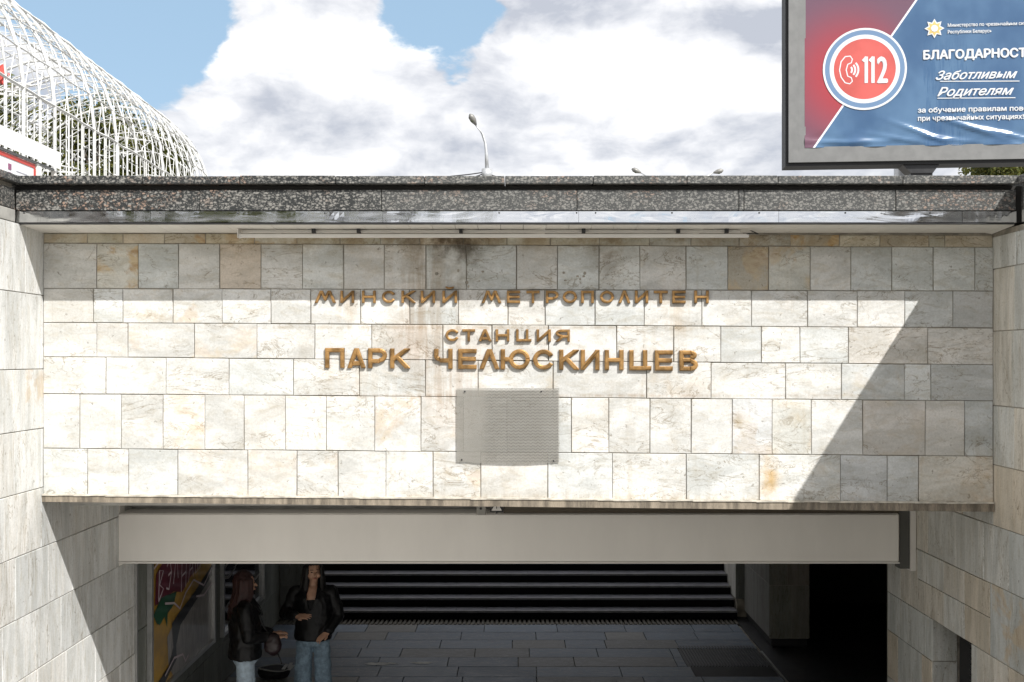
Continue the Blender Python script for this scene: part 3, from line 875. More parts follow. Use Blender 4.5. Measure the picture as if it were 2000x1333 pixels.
def lettering(name, label, items, top, bot):
    t = thing(name, (X8(1000), YF - .03, Zf(bot[0])), label, 'sign')
    x_0, x_1 = items[0][1], items[-1][2]
    for i, (ch, a, b) in enumerate(items):
        k = (a - x_0) / (x_1 - x_0)
        letter(t, ch, a, b, top[0] + (top[1] - top[0]) * k, bot[0] + (bot[1] - bot[0]) * k, i)
    pins = MB()
    for (ch, a, b) in items:
        for q in (.12, .88):
            px = a + (b - a) * q
            pins.box((X8(px) - .004, YF - .02, Zf((top[0] + bot[0]) / 2 + 8) - .004), (X8(px) + .004, YF - .001, Zf((top[0] + bot[0]) / 2 + 8) + .004))
    return t


lettering('metro_name_lettering', 'upper row of small gilded Cyrillic letters reading МИНСКИЙ МЕТРОПОЛИТЕН at the shadow edge',
          [('М', 615, 656), ('И', 665, 692), ('Н', 707, 734), ('С', 746, 773), ('К', 784, 812), ('И', 822, 850), ('Й', 864, 893), ('М', 941, 979), ('Е', 990, 1016), ('Т', 1028, 1054),
           ('Р', 1066, 1091), ('О', 1099, 1127), ('П', 1135, 1160), ('О', 1172, 1199), ('Л', 1208, 1231), ('И', 1240, 1266), ('Т', 1277, 1304), ('Е', 1313, 1339), ('Н', 1356, 1384)],
          (568, 568), (592, 593))
lettering('station_word_lettering', 'middle row of small gilded Cyrillic letters reading СТАНЦИЯ',
          [('С', 870, 897), ('Т', 903, 928), ('А', 935, 960), ('Н', 968, 995), ('Ц', 1008, 1038), ('И', 1048, 1076), ('Я', 1085, 1113)], (643, 644), (667, 668))
lettering('station_name_lettering', 'lower row of large gilded Cyrillic letters reading ПАРК ЧЕЛЮСКИНЦЕВ',
          [('П', 635, 673), ('А', 679, 714), ('Р', 719, 756), ('К', 762, 801), ('Ч', 848, 884), ('Е', 895, 931), ('Л', 937, 975), ('Ю', 978, 1035), ('С', 1041, 1083), ('К', 1092, 1131),
           ('И', 1134, 1171), ('Н', 1181, 1218), ('Ц', 1229, 1272), ('Е', 1279, 1314), ('В', 1327, 1363)], (680, 685), (719, 725))


# perforated cover on the wall
def perf_mat():
    m = bpy.data.materials.new('perforated_sheet'); m.use_nodes = True; nt = m.node_tree
    b = nt.nodes['Principled BSDF']; g = N(nt, 'ShaderNodeNewGeometry'); P = g.outputs['Position']
    s = N(nt, 'ShaderNodeSeparateXYZ'); nt.links.new(P, s.inputs[0])
    k = 2 * math.pi / .0115
    a = math_(nt, 'SINE', math_(nt, 'MULTIPLY', s.outputs[0], k)); c_ = math_(nt, 'SINE', math_(nt, 'MULTIPLY', s.outputs[2], k))
    hole = smooth(nt, math_(nt, 'MULTIPLY', a, c_), .05, .25)
    b.inputs['Metallic'].default_value = .6; b.inputs['Roughness'].default_value = .5
    col_ = mixc(nt, noise_(nt, vmul(nt, P, (1, 1, 9)), 4, 5), (.40, .38, .34), (.56, .54, .49))
    zz = math_(nt, 'ADD', s.outputs[2], math_(nt, 'MULTIPLY', math_(nt, 'PINGPONG', s.outputs[0], .018), .55))
    rows = smooth(nt, math_(nt, 'SINE', math_(nt, 'MULTIPLY', zz, 2 * math.pi / .0224)), -.3, .6)
    col_ = mixc(nt, math_(nt, 'MULTIPLY', rows, math_(nt, 'MULTIPLY', smooth(nt, s.outputs[0], X8(935), X8(960)), .5)), col_, (.14, .135, .125))
    nt.links.new(col_, b.inputs['Base Color'])
    tr = N(nt, 'ShaderNodeBsdfTransparent'); mx = N(nt, 'ShaderNodeMixShader')
    nt.links.new(hole, mx.inputs[0]); nt.links.new(b.outputs[0], mx.inputs[1]); nt.links.new(tr.outputs[0], mx.inputs[2])
    nt.links.new(mx.outputs[0], nt.nodes['Material Output'].inputs[0])
    return m


pc = thing('perforated_panel', (X8(992), YF - .02, Zf(904)), 'thin grey perforated metal panel screwed to the wall below the station name', 'vent panel')
n = 24; v = []; f = []
for i in range(n + 1):
    px = 892 + 200 * i / n
    xx = X8(px, YF - .015)
    bz = Zf(904 - (1.5 if i < 4 else 0) + (1.3 * math.sin(max(0, (i - 4)) / 20 * math.pi)), YF - .015)
    yv = YF - .014 - .006 * math.sin(i / n * math.pi)
    v += [(xx, yv, bz), (xx, yv, Zf(758.5, YF - .015)), (xx, yv + .0015, bz), (xx, yv + .0015, Zf(758.5, YF - .015))]
for i in range(n):
    a = 4 * i
    f += [(a, a + 4, a + 5, a + 1), (a + 2, a + 3, a + 7, a + 6), (a, a + 2, a + 6, a + 4), (a + 1, a + 5, a + 7, a + 3)]
f += [(0, 1, 3, 2), (4 * n, 4 * n + 2, 4 * n + 3, 4 * n + 1)]
add('sheet', v, f, perf_mat(), pc)
for (px, py) in ((908, 765), (1057, 765), (902, 898), (1081, 900)):
    MB().ball((X8(px), YF - .024, Zf(py)), .007, 8, (1, .5, 1)).build('screw', M_dark, pc)

# ------------------------------------------------------------------ inside the entrance: casing, sign, duct
bc = thing('shutter_casing', (0, 9.95, 2.1), 'long plain cream roller shutter casing spanning the underpass', 'shutter casing')
box('casing', (X8(229, 9.95), 9.95, z(1098.5, 9.95)), (X8(1757, 9.95), 10.28, z(1003.5, 9.95)), M_beam, bc, bevel=.012)
box('end_bracket', (XL + .003, 9.96, z(1106, 9.96)), (X8(228, 9.95), 10.1, 2.73), M_beam, bc)
box('end_plate', (X8(1759, 9.95), 9.97, z(1112, 9.95)), (X8(1778, 9.95), 10.1, 2.73), mat('dull_green_grey', (.10, .10, .09), .6), bc)
box('plate_edge', (X8(1779, 9.95), 9.955, z(1116, 9.95)), (XR - .003, 10.1, 2.73), M_white, bc)
box('bottom_lip', (X8(229, 9.95), 9.946, z(1101, 9.95)), (X8(1757, 9.95), 9.962, z(1098.3, 9.95)), M_white, bc)
dk = thing('cable_duct', (1.5, 9.9, 2.6), 'dark cable duct resting on top of the cream shutter casing', 'cable duct')
box('duct', (X8(984, 9.9), 9.9, z(1002.5, 9.9)), (X8(1757, 9.9), 10.1, 2.735), mat('brown_duct', (.07, .055, .035), .6), dk)
jb = thing('junction_box', (X8(940, 9.85), 9.85, 2.5), 'small grey junction box hanging under the lintel left of the warning sign', 'junction box')
box('body', (X8(931, 9.85), 9.86, z(1007, 9.85)), (X8(949, 9.85), 9.945, z(982, 9.85)), mat('grey_plastic', (.30, .29, .26), .5), jb, bevel=.006)
MB().ball((X8(939, 9.85), 9.858, z(994, 9.85)), .012, 8, (1, .4, 1)).build('knob', M_dark, jb)
wsn = thing('warning_sign', (X8(970, 9.85), 9.85, 2.55), 'small white triangular warning sign with black border under the lintel', 'sign')
tr = lambda a, b, Y: [(X8(970 - a, Y), Y, z(1000 - b, Y)), (X8(970 + a, Y), Y, z(1000 - b, Y)), (X8(970, Y), Y, z(1000 - b - a * 1.75, Y))]
for (a, b, Y, nm, m_) in ((14, 0, 9.862, 'border', M_black), (10.2, 2.2, 9.858, 'face', M_white)):
    t3 = tr(a, b, Y); v = t3 + [(p[0], p[1] + .003, p[2]) for p in t3]
    add(nm, v, [(0, 1, 2), (5, 4, 3), (0, 3, 4, 1), (1, 4, 5, 2), (2, 5, 3, 0)], m_, wsn)
box('exclamation_mark', (X8(969.2, 9.85), 9.854, z(994, 9.85)), (X8(970.8, 9.85), 9.857, z(984, 9.85)), M_black, wsn)
MB().tube([(X8(970, 9.85), 9.87, z(1004, 9.85)), (X8(970, 9.85), 9.87, 2.73)], .008, 6).build('hanger', M_dark, wsn)

# inner walls of the passage
iw = thing('passage_left_wall', (XL, 13.5, 0), 'dim grey green panelled left wall of the underpass holding the poster cases', 'wall')
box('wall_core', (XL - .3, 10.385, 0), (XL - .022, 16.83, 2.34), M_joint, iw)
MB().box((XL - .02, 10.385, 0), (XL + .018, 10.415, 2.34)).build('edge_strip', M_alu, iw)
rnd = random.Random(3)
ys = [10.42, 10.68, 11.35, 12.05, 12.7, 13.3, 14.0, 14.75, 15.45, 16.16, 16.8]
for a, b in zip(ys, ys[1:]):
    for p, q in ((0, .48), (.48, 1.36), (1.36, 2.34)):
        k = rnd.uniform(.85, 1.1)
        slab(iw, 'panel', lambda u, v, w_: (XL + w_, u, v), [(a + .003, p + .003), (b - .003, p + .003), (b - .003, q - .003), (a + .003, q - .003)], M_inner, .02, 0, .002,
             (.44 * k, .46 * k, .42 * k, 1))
fl = thing('far_left_wall', (-3.3, 20, 0), 'grey side wall along the left of the far stairs', 'wall')
MB().box((XL - .3, 16.835, 0), (-3.09, 27.4, 4.6)).build('wall_core', M_joint, fl)
for (p, q) in ((0, .5), (.5, 1.4), (1.4, 2.3)):
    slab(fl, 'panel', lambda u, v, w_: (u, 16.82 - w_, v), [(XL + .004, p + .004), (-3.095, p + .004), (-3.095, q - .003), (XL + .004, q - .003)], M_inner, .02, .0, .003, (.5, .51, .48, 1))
fr = thing('far_right_wall', (3.6, 20, 0), 'pale stone clad side wall along the right of the far stairs', 'wall')
MB().box((3.36, 16.97, .28), (4.0, 27.4, 4.6)).box((3.36, 16.97, 0), (4.0, 27.4, .27)).build('wall_core', M_joint, fr)
for i in range(6):
    for (p, q) in ((.28, 1.1), (1.1, 1.9), (1.9, 2.7)):
        a = 16.96 + i * .6
        slab(fr, 'stone', lambda u, v, w_: (3.345 - w_, u, v), [(a + .60, p + .003), (a + .003, p + .003), (a + .003, q - .003), (a + .60, q - .003)], M_side, .015, 0, .002, (.58, .57, .54, 1))
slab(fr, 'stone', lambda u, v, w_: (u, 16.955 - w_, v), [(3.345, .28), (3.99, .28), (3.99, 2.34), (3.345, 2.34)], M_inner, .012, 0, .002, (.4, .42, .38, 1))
# pillar
pl = thing('pillar', (3.72, 16, 0), 'square pillar clad in brownish stone beside the dark side corridor', 'pillar')
box('plinth', (3.49, 15.24, 0), (3.97, 16.88, .11), M_black, pl)
box('pillar_core', (3.475, 15.225, .11), (3.985, 16.92, 2.34), M_joint, pl)
for (p, q, jx) in ((.11, .83, 3.76), (.83, 1.42, 3.70), (1.42, 2.34, 3.78)):
    for (a, b) in ((3.455, jx), (jx, 4.0)):
        slab(pl, 'stone', lambda u, v, w_: (u, 15.22 - w_, v), [(a + .002, p + .003), (b - .002, p + .003), (b - .002, q - .003), (a + .002, q - .003)], M_inner, .012, random.uniform(0, .003), .003,
             (.54 * random.uniform(.85, 1.05), .49, .42, .95))
for (p, q) in ((.11, .83), (.83, 1.42), (1.42, 2.34)):
    for (a, b) in ((15.22, 16.05), (16.05, 16.93)):
        slab(pl, 'stone', lambda u, v, w_: (3.47 - w_, u, v), [(b - .002, p + .003), (a + .002, p + .003), (a + .002, q - .003), (b - .002, q - .003)], M_inner, .012, 0, .003, (.60, .60, .58, 1))


# ------------------------------------------------------------------ poster cases on the passage wall
def flat(parent, name, pts, w_, m_, th=.002):
    """polygon on the left wall: pts (Y, z), w_ = distance off the wall"""
    v = [(XL + w_, p[0], p[1]) for p in pts]
    area = sum(pts[i][0] * pts[(i + 1) % len(pts)][1] - pts[(i + 1) % len(pts)][0] * pts[i][1] for i in range(len(pts)))
    f = tuple(range(len(pts))); f = f if area > 0 else f[::-1]
    return add(name, v, [f], m_, parent)


def ribbon(parent, name, pts, wd, w_, m_):
    v = []; f = []
    for i, p in enumerate(pts):
        a = Vector(pts[max(0, i - 1)]); b = Vector(pts[min(len(pts) - 1, i + 1)]); d = (b - a).normalized(); n = Vector((-d.y, d.x)) * wd / 2
        v += [(XL + w_, p[0] + n.x, p[1] + n.y), (XL + w_, p[0] - n.x, p[1] - n.y)]
    for i in range(len(pts) - 1): f.append((2 * i, 2 * i + 1, 2 * i + 3, 2 * i + 2))
    return add(name, v, f, m_, parent)


def case(label, y0, y1, z0, z1):
    t = thing('poster_case', (XL, (y0 + y1) / 2, z0), label, 'poster case')
    box('frame', (XL + .002, y0, z0 - .04), (XL + .05, y0 + .05, z1 + .04), M_alu, t)
    box('frame', (XL + .002, y1 - .05, z0 - .04), (XL + .05, y1, z1 + .04), M_alu, t)
    box('frame', (XL + .002, y0 + .05, z0 - .04), (XL + .045, y1 - .05, z0), M_alu, t)
    box('frame', (XL + .002, y0 + .05, z1), (XL + .045, y1 - .05, z1 + .04), M_alu, t)
    return t


c1_ = case('glazed poster case covered in yellow, green and maroon graffiti', 10.72, 13.02, .66, 1.95)
M_ochre = mat('ochre_print', (.42, .24, .03), .35, var=.3, vscale=3, coat=.4)
M_blk = mat('black_print', (.012, .012, .010), .3, coat=.4)
M_grn = mat('green_print', (.01, .085, .035), .35, coat=.4)
M_mar = mat('maroon_print', (.13, .015, .03), .35, coat=.4)
M_pal = mat('pale_drip_and_reflection', (.28, .26, .24), .35, var=.4, vscale=9, stretch=(1, 6, .6), coat=.4)
M_scr = mat('pale_marker', (.55, .46, .48), .5)
flat(c1_, 'poster', [(10.77, .66), (12.97, .66), (12.97, 1.95), (10.77, 1.95)], .012, M_ochre)
flat(c1_, 'print', [(11.5, .66), (12.97, .66), (12.97, 1.42), (12.5, 1.36), (12.0, 1.22), (11.6, 1.22), (11.3, 1.1), (11.35, .8)], .015, M_pal)
flat(c1_, 'print', [(10.95, .72), (11.35, .8), (11.5, .95), (11.45, 1.2), (11.7, 1.26), (12.2, 1.34), (12.97, 1.52), (12.97, 1.4), (12.2, 1.22), (11.75, 1.12), (11.6, .95), (11.62, .8), (11.2, .66), (10.9, .66)], .017, M_blk)
flat(c1_, 'print', [(10.9, 1.5), (10.95, 1.8), (11.3, 1.93), (12.0, 1.95), (12.9, 1.93), (12.96, 1.7), (12.5, 1.62), (12.1, 1.55), (11.8, 1.45), (11.5, 1.52), (11.2, 1.5)], .019, M_mar)
flat(c1_, 'print', [(10.85, 1.42), (11.1, 1.54), (11.6, 1.5), (11.5, 1.38), (11.3, 1.34), (11.28, 1.2), (11.2, 1.33), (11.05, 1.28), (10.95, 1.32)], .021, M_grn)


def scribble(P, items, w_):
    for s in items: ribbon(P, 'lettering', s, .022, w_, M_scr)


def hand(y, zb, h, wd, ch, dz=0):
    G = {'В': [[(0, 0), (0, 1), (.7, .85), (.1, .52), (.8, .25), (0, 0)]], 'Э': [[(0, .85), (.5, 1), (.9, .5), (.5, 0), (0, .15)], [(.3, .5), (.9, .5)]],
         'Л': [[(0, 0), (.45, 1), (.9, 0)]], 'Н': [[(0, 0), (0, 1)], [(0, .5), (.8, .5)], [(.8, 0), (.8, 1)]], 'А': [[(0, 0), (.45, 1), (.9, 0)], [(.2, .35), (.75, .35)]],
         'Ш': [[(0, 1), (0, 0), (.9, 0), (.9, 1)], [(.45, 0), (.45, 1)]], 'И': [[(0, 1), (0, 0), (.8, 1), (.8, 0)]]}
    return [[(y + p[0] * wd + p[1] * .03, zb + dz + p[1] * h + p[0] * .03) for p in s] for s in G[ch]]


items = []
for i, ch in enumerate('ВЭЛ'): items += hand(11.0 + i * .24, 1.52 + i * .04, .30, .18, ch)
for i, ch in enumerate('НАШИ'): items += hand(11.75 + i * .26, 1.46 + i * .05, .32, .2, ch)
scribble(c1_, items, .024)
scribble(c1_, [[(10.8, 1.86), (11.1, 1.93), (11.5, 1.87), (11.9, 1.94), (12.3, 1.84), (12.9, 1.92)], [(11.2, 1.46), (11.5, 1.4), (11.7, 1.3), (11.9, 1.42), (12.2, 1.5), (12.6, 1.36), (12.95, 1.5)],
                [(11.2, .74), (11.5, .84), (11.8, .8), (11.9, .7), (12.0, .74)], [(12.3, 1.3), (12.6, 1.25), (12.95, 1.32)]], .026)
c2_ = case('glazed poster case with painted wavy grey reflections behind the two women', 13.38, 15.6, .62, 2.1)
flat(c2_, 'poster', [(13.43, .62), (15.55, .62), (15.55, 2.1), (13.43, 2.1)], .012, mat('charcoal_print', (.03, .033, .038), .12, coat=1))
for z_ in (1.9, 1.62, 1.42, 1.25, .85):
    ribbon(c2_, 'print', [(13.45 + .14 * i, z_ + .04 * math.sin(i * .9 + z_ * 7) + .01 * i) for i in range(15)], .035, .016, M_pal)  # wavy reflections in the glazing, drawn as pale ribbons

# ------------------------------------------------------------------ street things above
# trees
def leaf_mat(name, c0, c1):
    m = bpy.data.materials.new(name); m.use_nodes = True; nt = m.node_tree
    b = nt.nodes['Principled BSDF']; g = N(nt, 'ShaderNodeNewGeometry'); P = g.outputs['Position']
    f = smooth(nt, noise_(nt, P, .9, 4), .35, .65)
    c = mixc(nt, f, c0, c1); c = mixc(nt, smooth(nt, noise_(nt, P, 14, 2), .4, .7), c, (.20, .17, .035))
    nt.links.new(c, b.inputs['Base Color']); b.inputs['Roughness'].default_value = .5
    tl = N(nt, 'ShaderNodeBsdfTranslucent'); nt.links.new(c, tl.inputs[0]); mx = N(nt, 'ShaderNodeMixShader'); mx.inputs[0].default_value = .35
    nt.links.new(b.outputs[0], mx.inputs[1]); nt.links.new(tl.outputs[0], mx.inputs[2]); nt.links.new(mx.outputs[0], nt.nodes['Material Output'].inputs[0])
    return m


M_leaf = leaf_mat('tree_leaf', (.035, .06, .012), (.09, .12, .022))
M_bark = mat('bark', (.09, .07, .05), .9, var=.3)


def make_tree(seed, hgt, rad, nl):
    rnd = random.Random(seed); mb = MB()
    mb.tube([(0, 0, 0), (.1, 0, hgt * .3), (0, .1, hgt * .55), (.1, .1, hgt * .9)], [.28, .22, .15, .04], 8)
    cl = []
    for i in range(34):
        a = rnd.uniform(0, 6.28); hh = rnd.uniform(.30, 1.0) * hgt
        prof = math.sin(min(1, (1.05 - hh / hgt) / .75) * math.pi / 2) ** .7
        rr = rad * prof * rnd.uniform(.3, 1.0)
        c = Vector((math.cos(a) * rr, math.sin(a) * rr, hh)); cl.append((c, rnd.uniform(.6, 1.25) * rad * .34))
        if i < 14: mb.tube([(0, 0, c.z * .6), tuple(c * .6 + Vector((0, 0, c.z * .25))), tuple(c)], [.08, .05, .02], 5)
    v = []; f = []
    for i in range(nl):
        c, r0 = rnd.choice(cl)
        d = Vector((rnd.gauss(0, 1), rnd.gauss(0, 1), rnd.gauss(0, 1))).normalized() * r0 * (rnd.random() ** .4)
        p = c + d; s = rnd.uniform(.05, .13)
        u = Vector((rnd.gauss(0, 1), rnd.gauss(0, 1), rnd.gauss(0, 1))).normalized(); w_ = u.orthogonal().normalized()
        b0 = len(v); v += [tuple(p - u * s), tuple(p + w_ * s * .5), tuple(p + u * s), tuple(p - w_ * s * .5)]; f.append((b0, b0 + 1, b0 + 2, b0 + 3))
    root = thing('tree', (0, 0, 0))
    mb.build('trunk', M_bark, root, smooth=True, loc=(0, 0, 0))
    add('crown', v, f, M_leaf, root, loc=(0, 0, 0))
    return root


tA = make_tree(1, 9, 3.6, 22000); tB = make_tree(5, 8, 3.2, 18000)


def place_tree(src, first, x, y, rz, s, label, group):
    o = src if first else copy_tree(src)
    o.location = (x, y, ZG - .02); o.rotation_euler = (0, 0, rz); o.scale = (s, s, s)
    tag(o, label, 'tree', group); return o


G1 = 'leafy trees beyond the white light tunnel'
place_tree(tA, True, -22.5, 34, 0, 1.05, 'dense green tree at the far left behind the white wire tunnel', G1)
place_tree(tB, True, -18.2, 38, 1, 1.1, 'yellow green tree second from left behind the wire tunnel', G1)
place_tree(tA, False, -15.0, 41, 2.2, .95, 'dark green tree behind the middle of the white wire tunnel', G1)
place_tree(tB, False, -12.6, 40, 4, .85, 'green tree behind the right end of the wire tunnel', G1)
place_tree(tA, False, -27.5, 40, 3.1, 1.0, 'leafy tree at the left edge behind the red ornament', G1)
place_tree(tB, False, 26.2, 60, 2, 1.28, 'leafy tree top showing beside the billboard post at the right', None)
G2 = 'street trees behind the viewer reflected in the steel flashing'
for i, (x, y, lb) in enumerate(((-11, -24, 'second street tree from the stairs in the row behind the viewpoint'), (-18, -20, 'nearest to the left wall of the street trees behind the viewpoint'),
                                (-25, -28, 'outermost street tree in the row behind the viewpoint'), (-6, -30, 'street tree closest to the head of the stairs behind the viewpoint'))):
    place_tree(tA if i % 2 else tB, False, x, y, i * 1.3, 1.3, lb, G2)

# wire light tunnel
M_wire = mat('white_wire', (.62, .62, .60), .45, var=.03)
lt = thing('light_tunnel', (-9.8, 24, ZG), 'arched white wire light tunnel strung with garlands above the left parapet', 'light tunnel')
Y_0, Y_1 = 15.0, 32.4


def tun(Y):
    k = 1.0
    if Y > 28.0: k = math.sqrt(max(.0, 1 - ((Y - 28.0) / 4.45) ** 2))
    return -9.8 - .03 * (Y - 19), 2.4 * max(k, .12), 7.95 - (1 - k) * 2.4, 2.4 * k   # centre x, half width, spring z, rise


def tp(Y, th):  # th 0 right leg foot .. arch
    xc, a, zs_, b_ = tun(Y)
    return (xc + a * math.cos(th), Y, max(zs_ + b_ * math.sin(th), ZG))


rnd = random.Random(11)
Y = Y_0
while Y < Y_1:
    xc, a, zs_, b_ = tun(Y)
    pts = [(xc + a, Y, ZG), (xc + a, Y, zs_)] + [tp(Y, math.pi * i / 14) for i in range(1, 14)] + [(xc - a, Y, zs_), (xc - a, Y, ZG)]
    MB().tube(pts, .030 if int(Y * 2) % 3 == 0 else .016, 5).build('arch_frame', M_wire, lt)
    Y += .62
for i in range(13):
    th = math.pi * (i / 12)
    pts = [tp(Y_0 + (Y_1 - Y_0) * k / 40, th) for k in range(41)]
    pts = [(p[0], p[1], p[2] + rnd.uniform(-.015, .015)) for p in pts]
    MB().tube(pts, .014 if i % 3 else .026, 4).build('purlin', M_wire, lt)
# zigzag bracing between the purlins
mb = MB()
for i in range(0, 16):
    t0, t1 = math.pi * i / 16, math.pi * (i + 1) / 16
    pts = [tp(Y_0 + (Y_1 - Y_0) * k / 64, t0 if k % 2 else t1) for k in range(65)]
    mb.tube(pts, .0075, 3, False)
o = mb.build('wire_bracing', M_wire, lt); o['kind'] = 'stuff'
# vertical strings with small bulbs, near side and far side
for s in (1, -1):
    Y = Y_0 + .1
    while Y < Y_1 - .4:
        xc, a, zs_, b_ = tun(Y)
        xx = xc + s * a
        b_ = MB(); b_.tube([(xx + rnd.uniform(-.02, .02), Y, ZG + .05), (xx, Y + rnd.uniform(-.03, .03), (ZG + zs_) / 2), (xx, Y, zs_)], .0105, 4)
        zz = ZG + 1.6
        while zz < zs_:
            b_.ball((xx + .02, Y + rnd.uniform(-.04, .04), zz), .02, 4); zz += .22
        b_.build('light_string', M_wire, lt)
        Y += .27 if s > 0 else .8
for k in range(26):
    Y = rnd.uniform(16, 29); xc, a, zs_, b_ = tun(Y); z0 = rnd.uniform(6.6, 8.6); ln_ = rnd.uniform(1.0, 2.6)
    sg = rnd.choice((1, 1, -1))
    pts = [(xc + sg * a * rnd.uniform(.55, 1.0), Y + ln_ * i / 10, z0 - .5 * math.sin(math.pi * i / 10) + rnd.uniform(-.04, .04)) for i in range(11)]
    MB().tube(pts, .016, 4).build('garland', M_wire, lt)
ro = thing('red_ornament', (-7.6, 16.9, 8.0), 'red star shaped ornament hanging inside the near end of the wire tunnel', 'ornament')
M_red = mat('red_plastic', (.50, .05, .035), .5)
v = []; f = []
for i in range(12):
    a = 2 * math.pi * i / 12; rr = .20 if i % 2 == 0 else .12
    v.append((-7.78 + rr * math.cos(a), 17.0, 8.18 + rr * math.sin(a)))
v += [(-7.78, 16.93, 8.18), (-7.78, 17.07, 8.18)]
for i in range(12): f += [(i, (i + 1) % 12, 12), ((i + 1) % 12, i, 13)]
add('star', v, f, M_red, ro)
MB().tube([(-7.78, 17.0, 8.45), (-7.9, 17.0, 9.0), (-8.2, 17.0, 9.4)], .01, 4).build('cord', M_wire, ro)

# market stall with white canopy
ks = thing('market_stall', (-6.6, 12, ZG), 'white canopied street stall with red edged board behind the left parapet', 'stall')
Xk = -5.93
M_canv = mat('white_canvas', (.74, .73, .72), .7, var=.06, vscale=3, bump=.01, bscale=4)
v = [(Xk, 9.4, 6.62), (Xk + .02, 14.67, 6.58), (Xk + .03, 14.67, 6.36), (Xk + .01, 9.4, 6.37), (Xk - 1.6, 9.4, 7.1), (Xk - 1.6, 14.67, 7.0), (Xk - 3.2, 9.4, 6.6), (Xk - 3.2, 14.67, 6.58)]
add('canopy', v, [(3, 2, 1, 0), (0, 1, 5, 4), (4, 5, 7, 6)], M_canv, ks)
MB().box((Xk - .05, 9.4, 6.325), (Xk - .02, 14.6, 6.355)).build('canopy_rail', M_greyframe, ks)
bd = box('board', (Xk - .05, 9.4, 4.9), (Xk - .03, 14.02, 6.31), mat('white_board', (.76, .76, .77), .4), ks)
bd['label'] = 'white notice board edged in red'
box('red_edge', (Xk - .04, 9.4, 6.26), (Xk - .022, 14.02, 6.312), M_red, bd)
box('red_edge', (Xk - .04, 13.99, 4.9), (Xk - .021, 14.035, 6.26), M_red, bd)
box('printed_mark', (Xk - .028, 13.28, 6.13), (Xk - .024, 13.36, 6.2), mat('plum_print', (.25, .08, .16), .5), bd)
box('printed_mark', (Xk - .028, 13.28, 6.02), (Xk - .024, 13.36, 6.1), mat('plum_print', (.25, .08, .16), .5), bd)
for i in range(2): box('printed_line', (Xk - .028, 13.5, 6.14 - i * .05), (Xk - .024, 13.8, 6.15 - i * .05), mat('grey_print', (.45, .45, .5), .5), bd)
for yy in (14.08, 14.62, 9.5): box('post', (Xk - .06, yy - .03, ZG), (Xk - .01, yy + .03, 6.33), M_white, ks)
box('side_board', (Xk - .5, 14.15, 4.9), (Xk - .42, 14.6, 6.22), M_canv, ks)

# street lamps
M_galv = mat('galvanised_steel', (.52, .53, .54), .4, .5, var=.08)
M_lhead = mat('weathered_lamp_housing', (.22, .215, .20), .5, .3, var=.2)
M_lens = mat('lamp_glass', (.10, .11, .07), .15)


def lamp_head(parent, P0, d, s=1.0):
    d = Vector(d).normalized(); P0 = Vector(P0); u = Vector((0, 0, 1))
    pts = [P0, P0 + d * .12 * s, P0 + d * .28 * s, P0 + d * .5 * s, P0 + d * .64 * s]
    hb_ = MB().tube(pts, [.04 * s, .09 * s, .15 * s, .15 * s, .05 * s], 10).build('lamp_head', M_lhead, parent, smooth=True)
    q = P0 + d * .36 * s - u * .07 * s
    MB().ball(q, .13 * s, 10, (.9, 1, .8)).build('glass', M_lens, hb_, smooth=True)


YL = 40.0
def px3(px, py, Y): return ((px - CX) / F * Y, Y, H + (CY - py) / F * Y)
l1 = thing('street_lamp', (px3(951, 345, YL)[0], YL, ZG), 'tall curved street lamp near the middle of the sky with cables at its collar', 'street lamp')
b_ = MB(); base = px3(951, 345, YL)
b_.tube([(base[0], YL, ZG), (base[0], YL, 10.3)], .14, 10).build('pole', M_galv, l1, smooth=True)
MB().tube([(base[0], YL, 10.25), (base[0], YL, 10.62)], .19, 10).build('collar', M_galv, l1, smooth=True)
MB().tube([px3(951, 330, YL), px3(950, 300, YL), px3(948, 280, YL), px3(942, 262, YL), px3(934, 250, YL), px3(929, 244, YL)], [.07, .058, .048, .042, .038, .034], 8).build('arm', M_galv, l1, smooth=True)
lamp_head(l1, px3(930, 245, YL), (-.40, -.5, .62), .75)
for (a, b) in (((951, 336), (880, 344.5)), ((951, 338), (975, 347)), ((947, 338), (925, 346))):
    MB().tube([px3(*a, YL), px3((a[0] + b[0]) / 2, (a[1] + b[1]) / 2 + .8, YL), px3(*b, YL)], .022, 5).build('cable', M_dark, l1)
for (px, s, lab) in ((1240, 1, 'small lamp head just above the parapet right of the tall street lamp'), (1405, -1, 'small lamp head just above the parapet nearest the billboard')):
    Y = 55.0; P = px3(px, 333, Y)
    t = thing('street_lamp', (P[0] + s * 1.4, Y, ZG), lab, 'street lamp')
    MB().tube([(P[0] + s * 1.2, Y, ZG), (P[0] + s * 1.2, Y, 12.2), (P[0] + s * .95, Y, 12.6), (P[0] + s * .25, Y, 12.98)], [.11, .08, .05, .032], 8).build('pole', M_galv, t, smooth=True)
    lamp_head(t, (P[0] + s * .3, Y, 12.95), (-s, -.1, .42 if s > 0 else .25), .78)

# ------------------------------------------------------------------ billboard
bb = thing('billboard', (4.4, 12.05, ZG), 'large grey framed billboard with a red and blue emergency 112 poster', 'billboard')
O_ = Vector((2.945, 12.2)); U_ = Vector((.9956, -.0940)); Nn = Vector((-.0940, -.9956))


def bu(px):
    k = (px - CX) / F; return (12.2 * k - 2.945) / (.9956 + .094 * k)


def bz(py, u): return H + (CY - py) / F * (12.2 - .094 * u)


def BP(u, z_, w_=0.0):
    q = O_ + U_ * u + Nn * w_; return (q.x, q.y, z_)


WB, ZB0, ZB1 = 2.9, bz(325, 0), 8.25


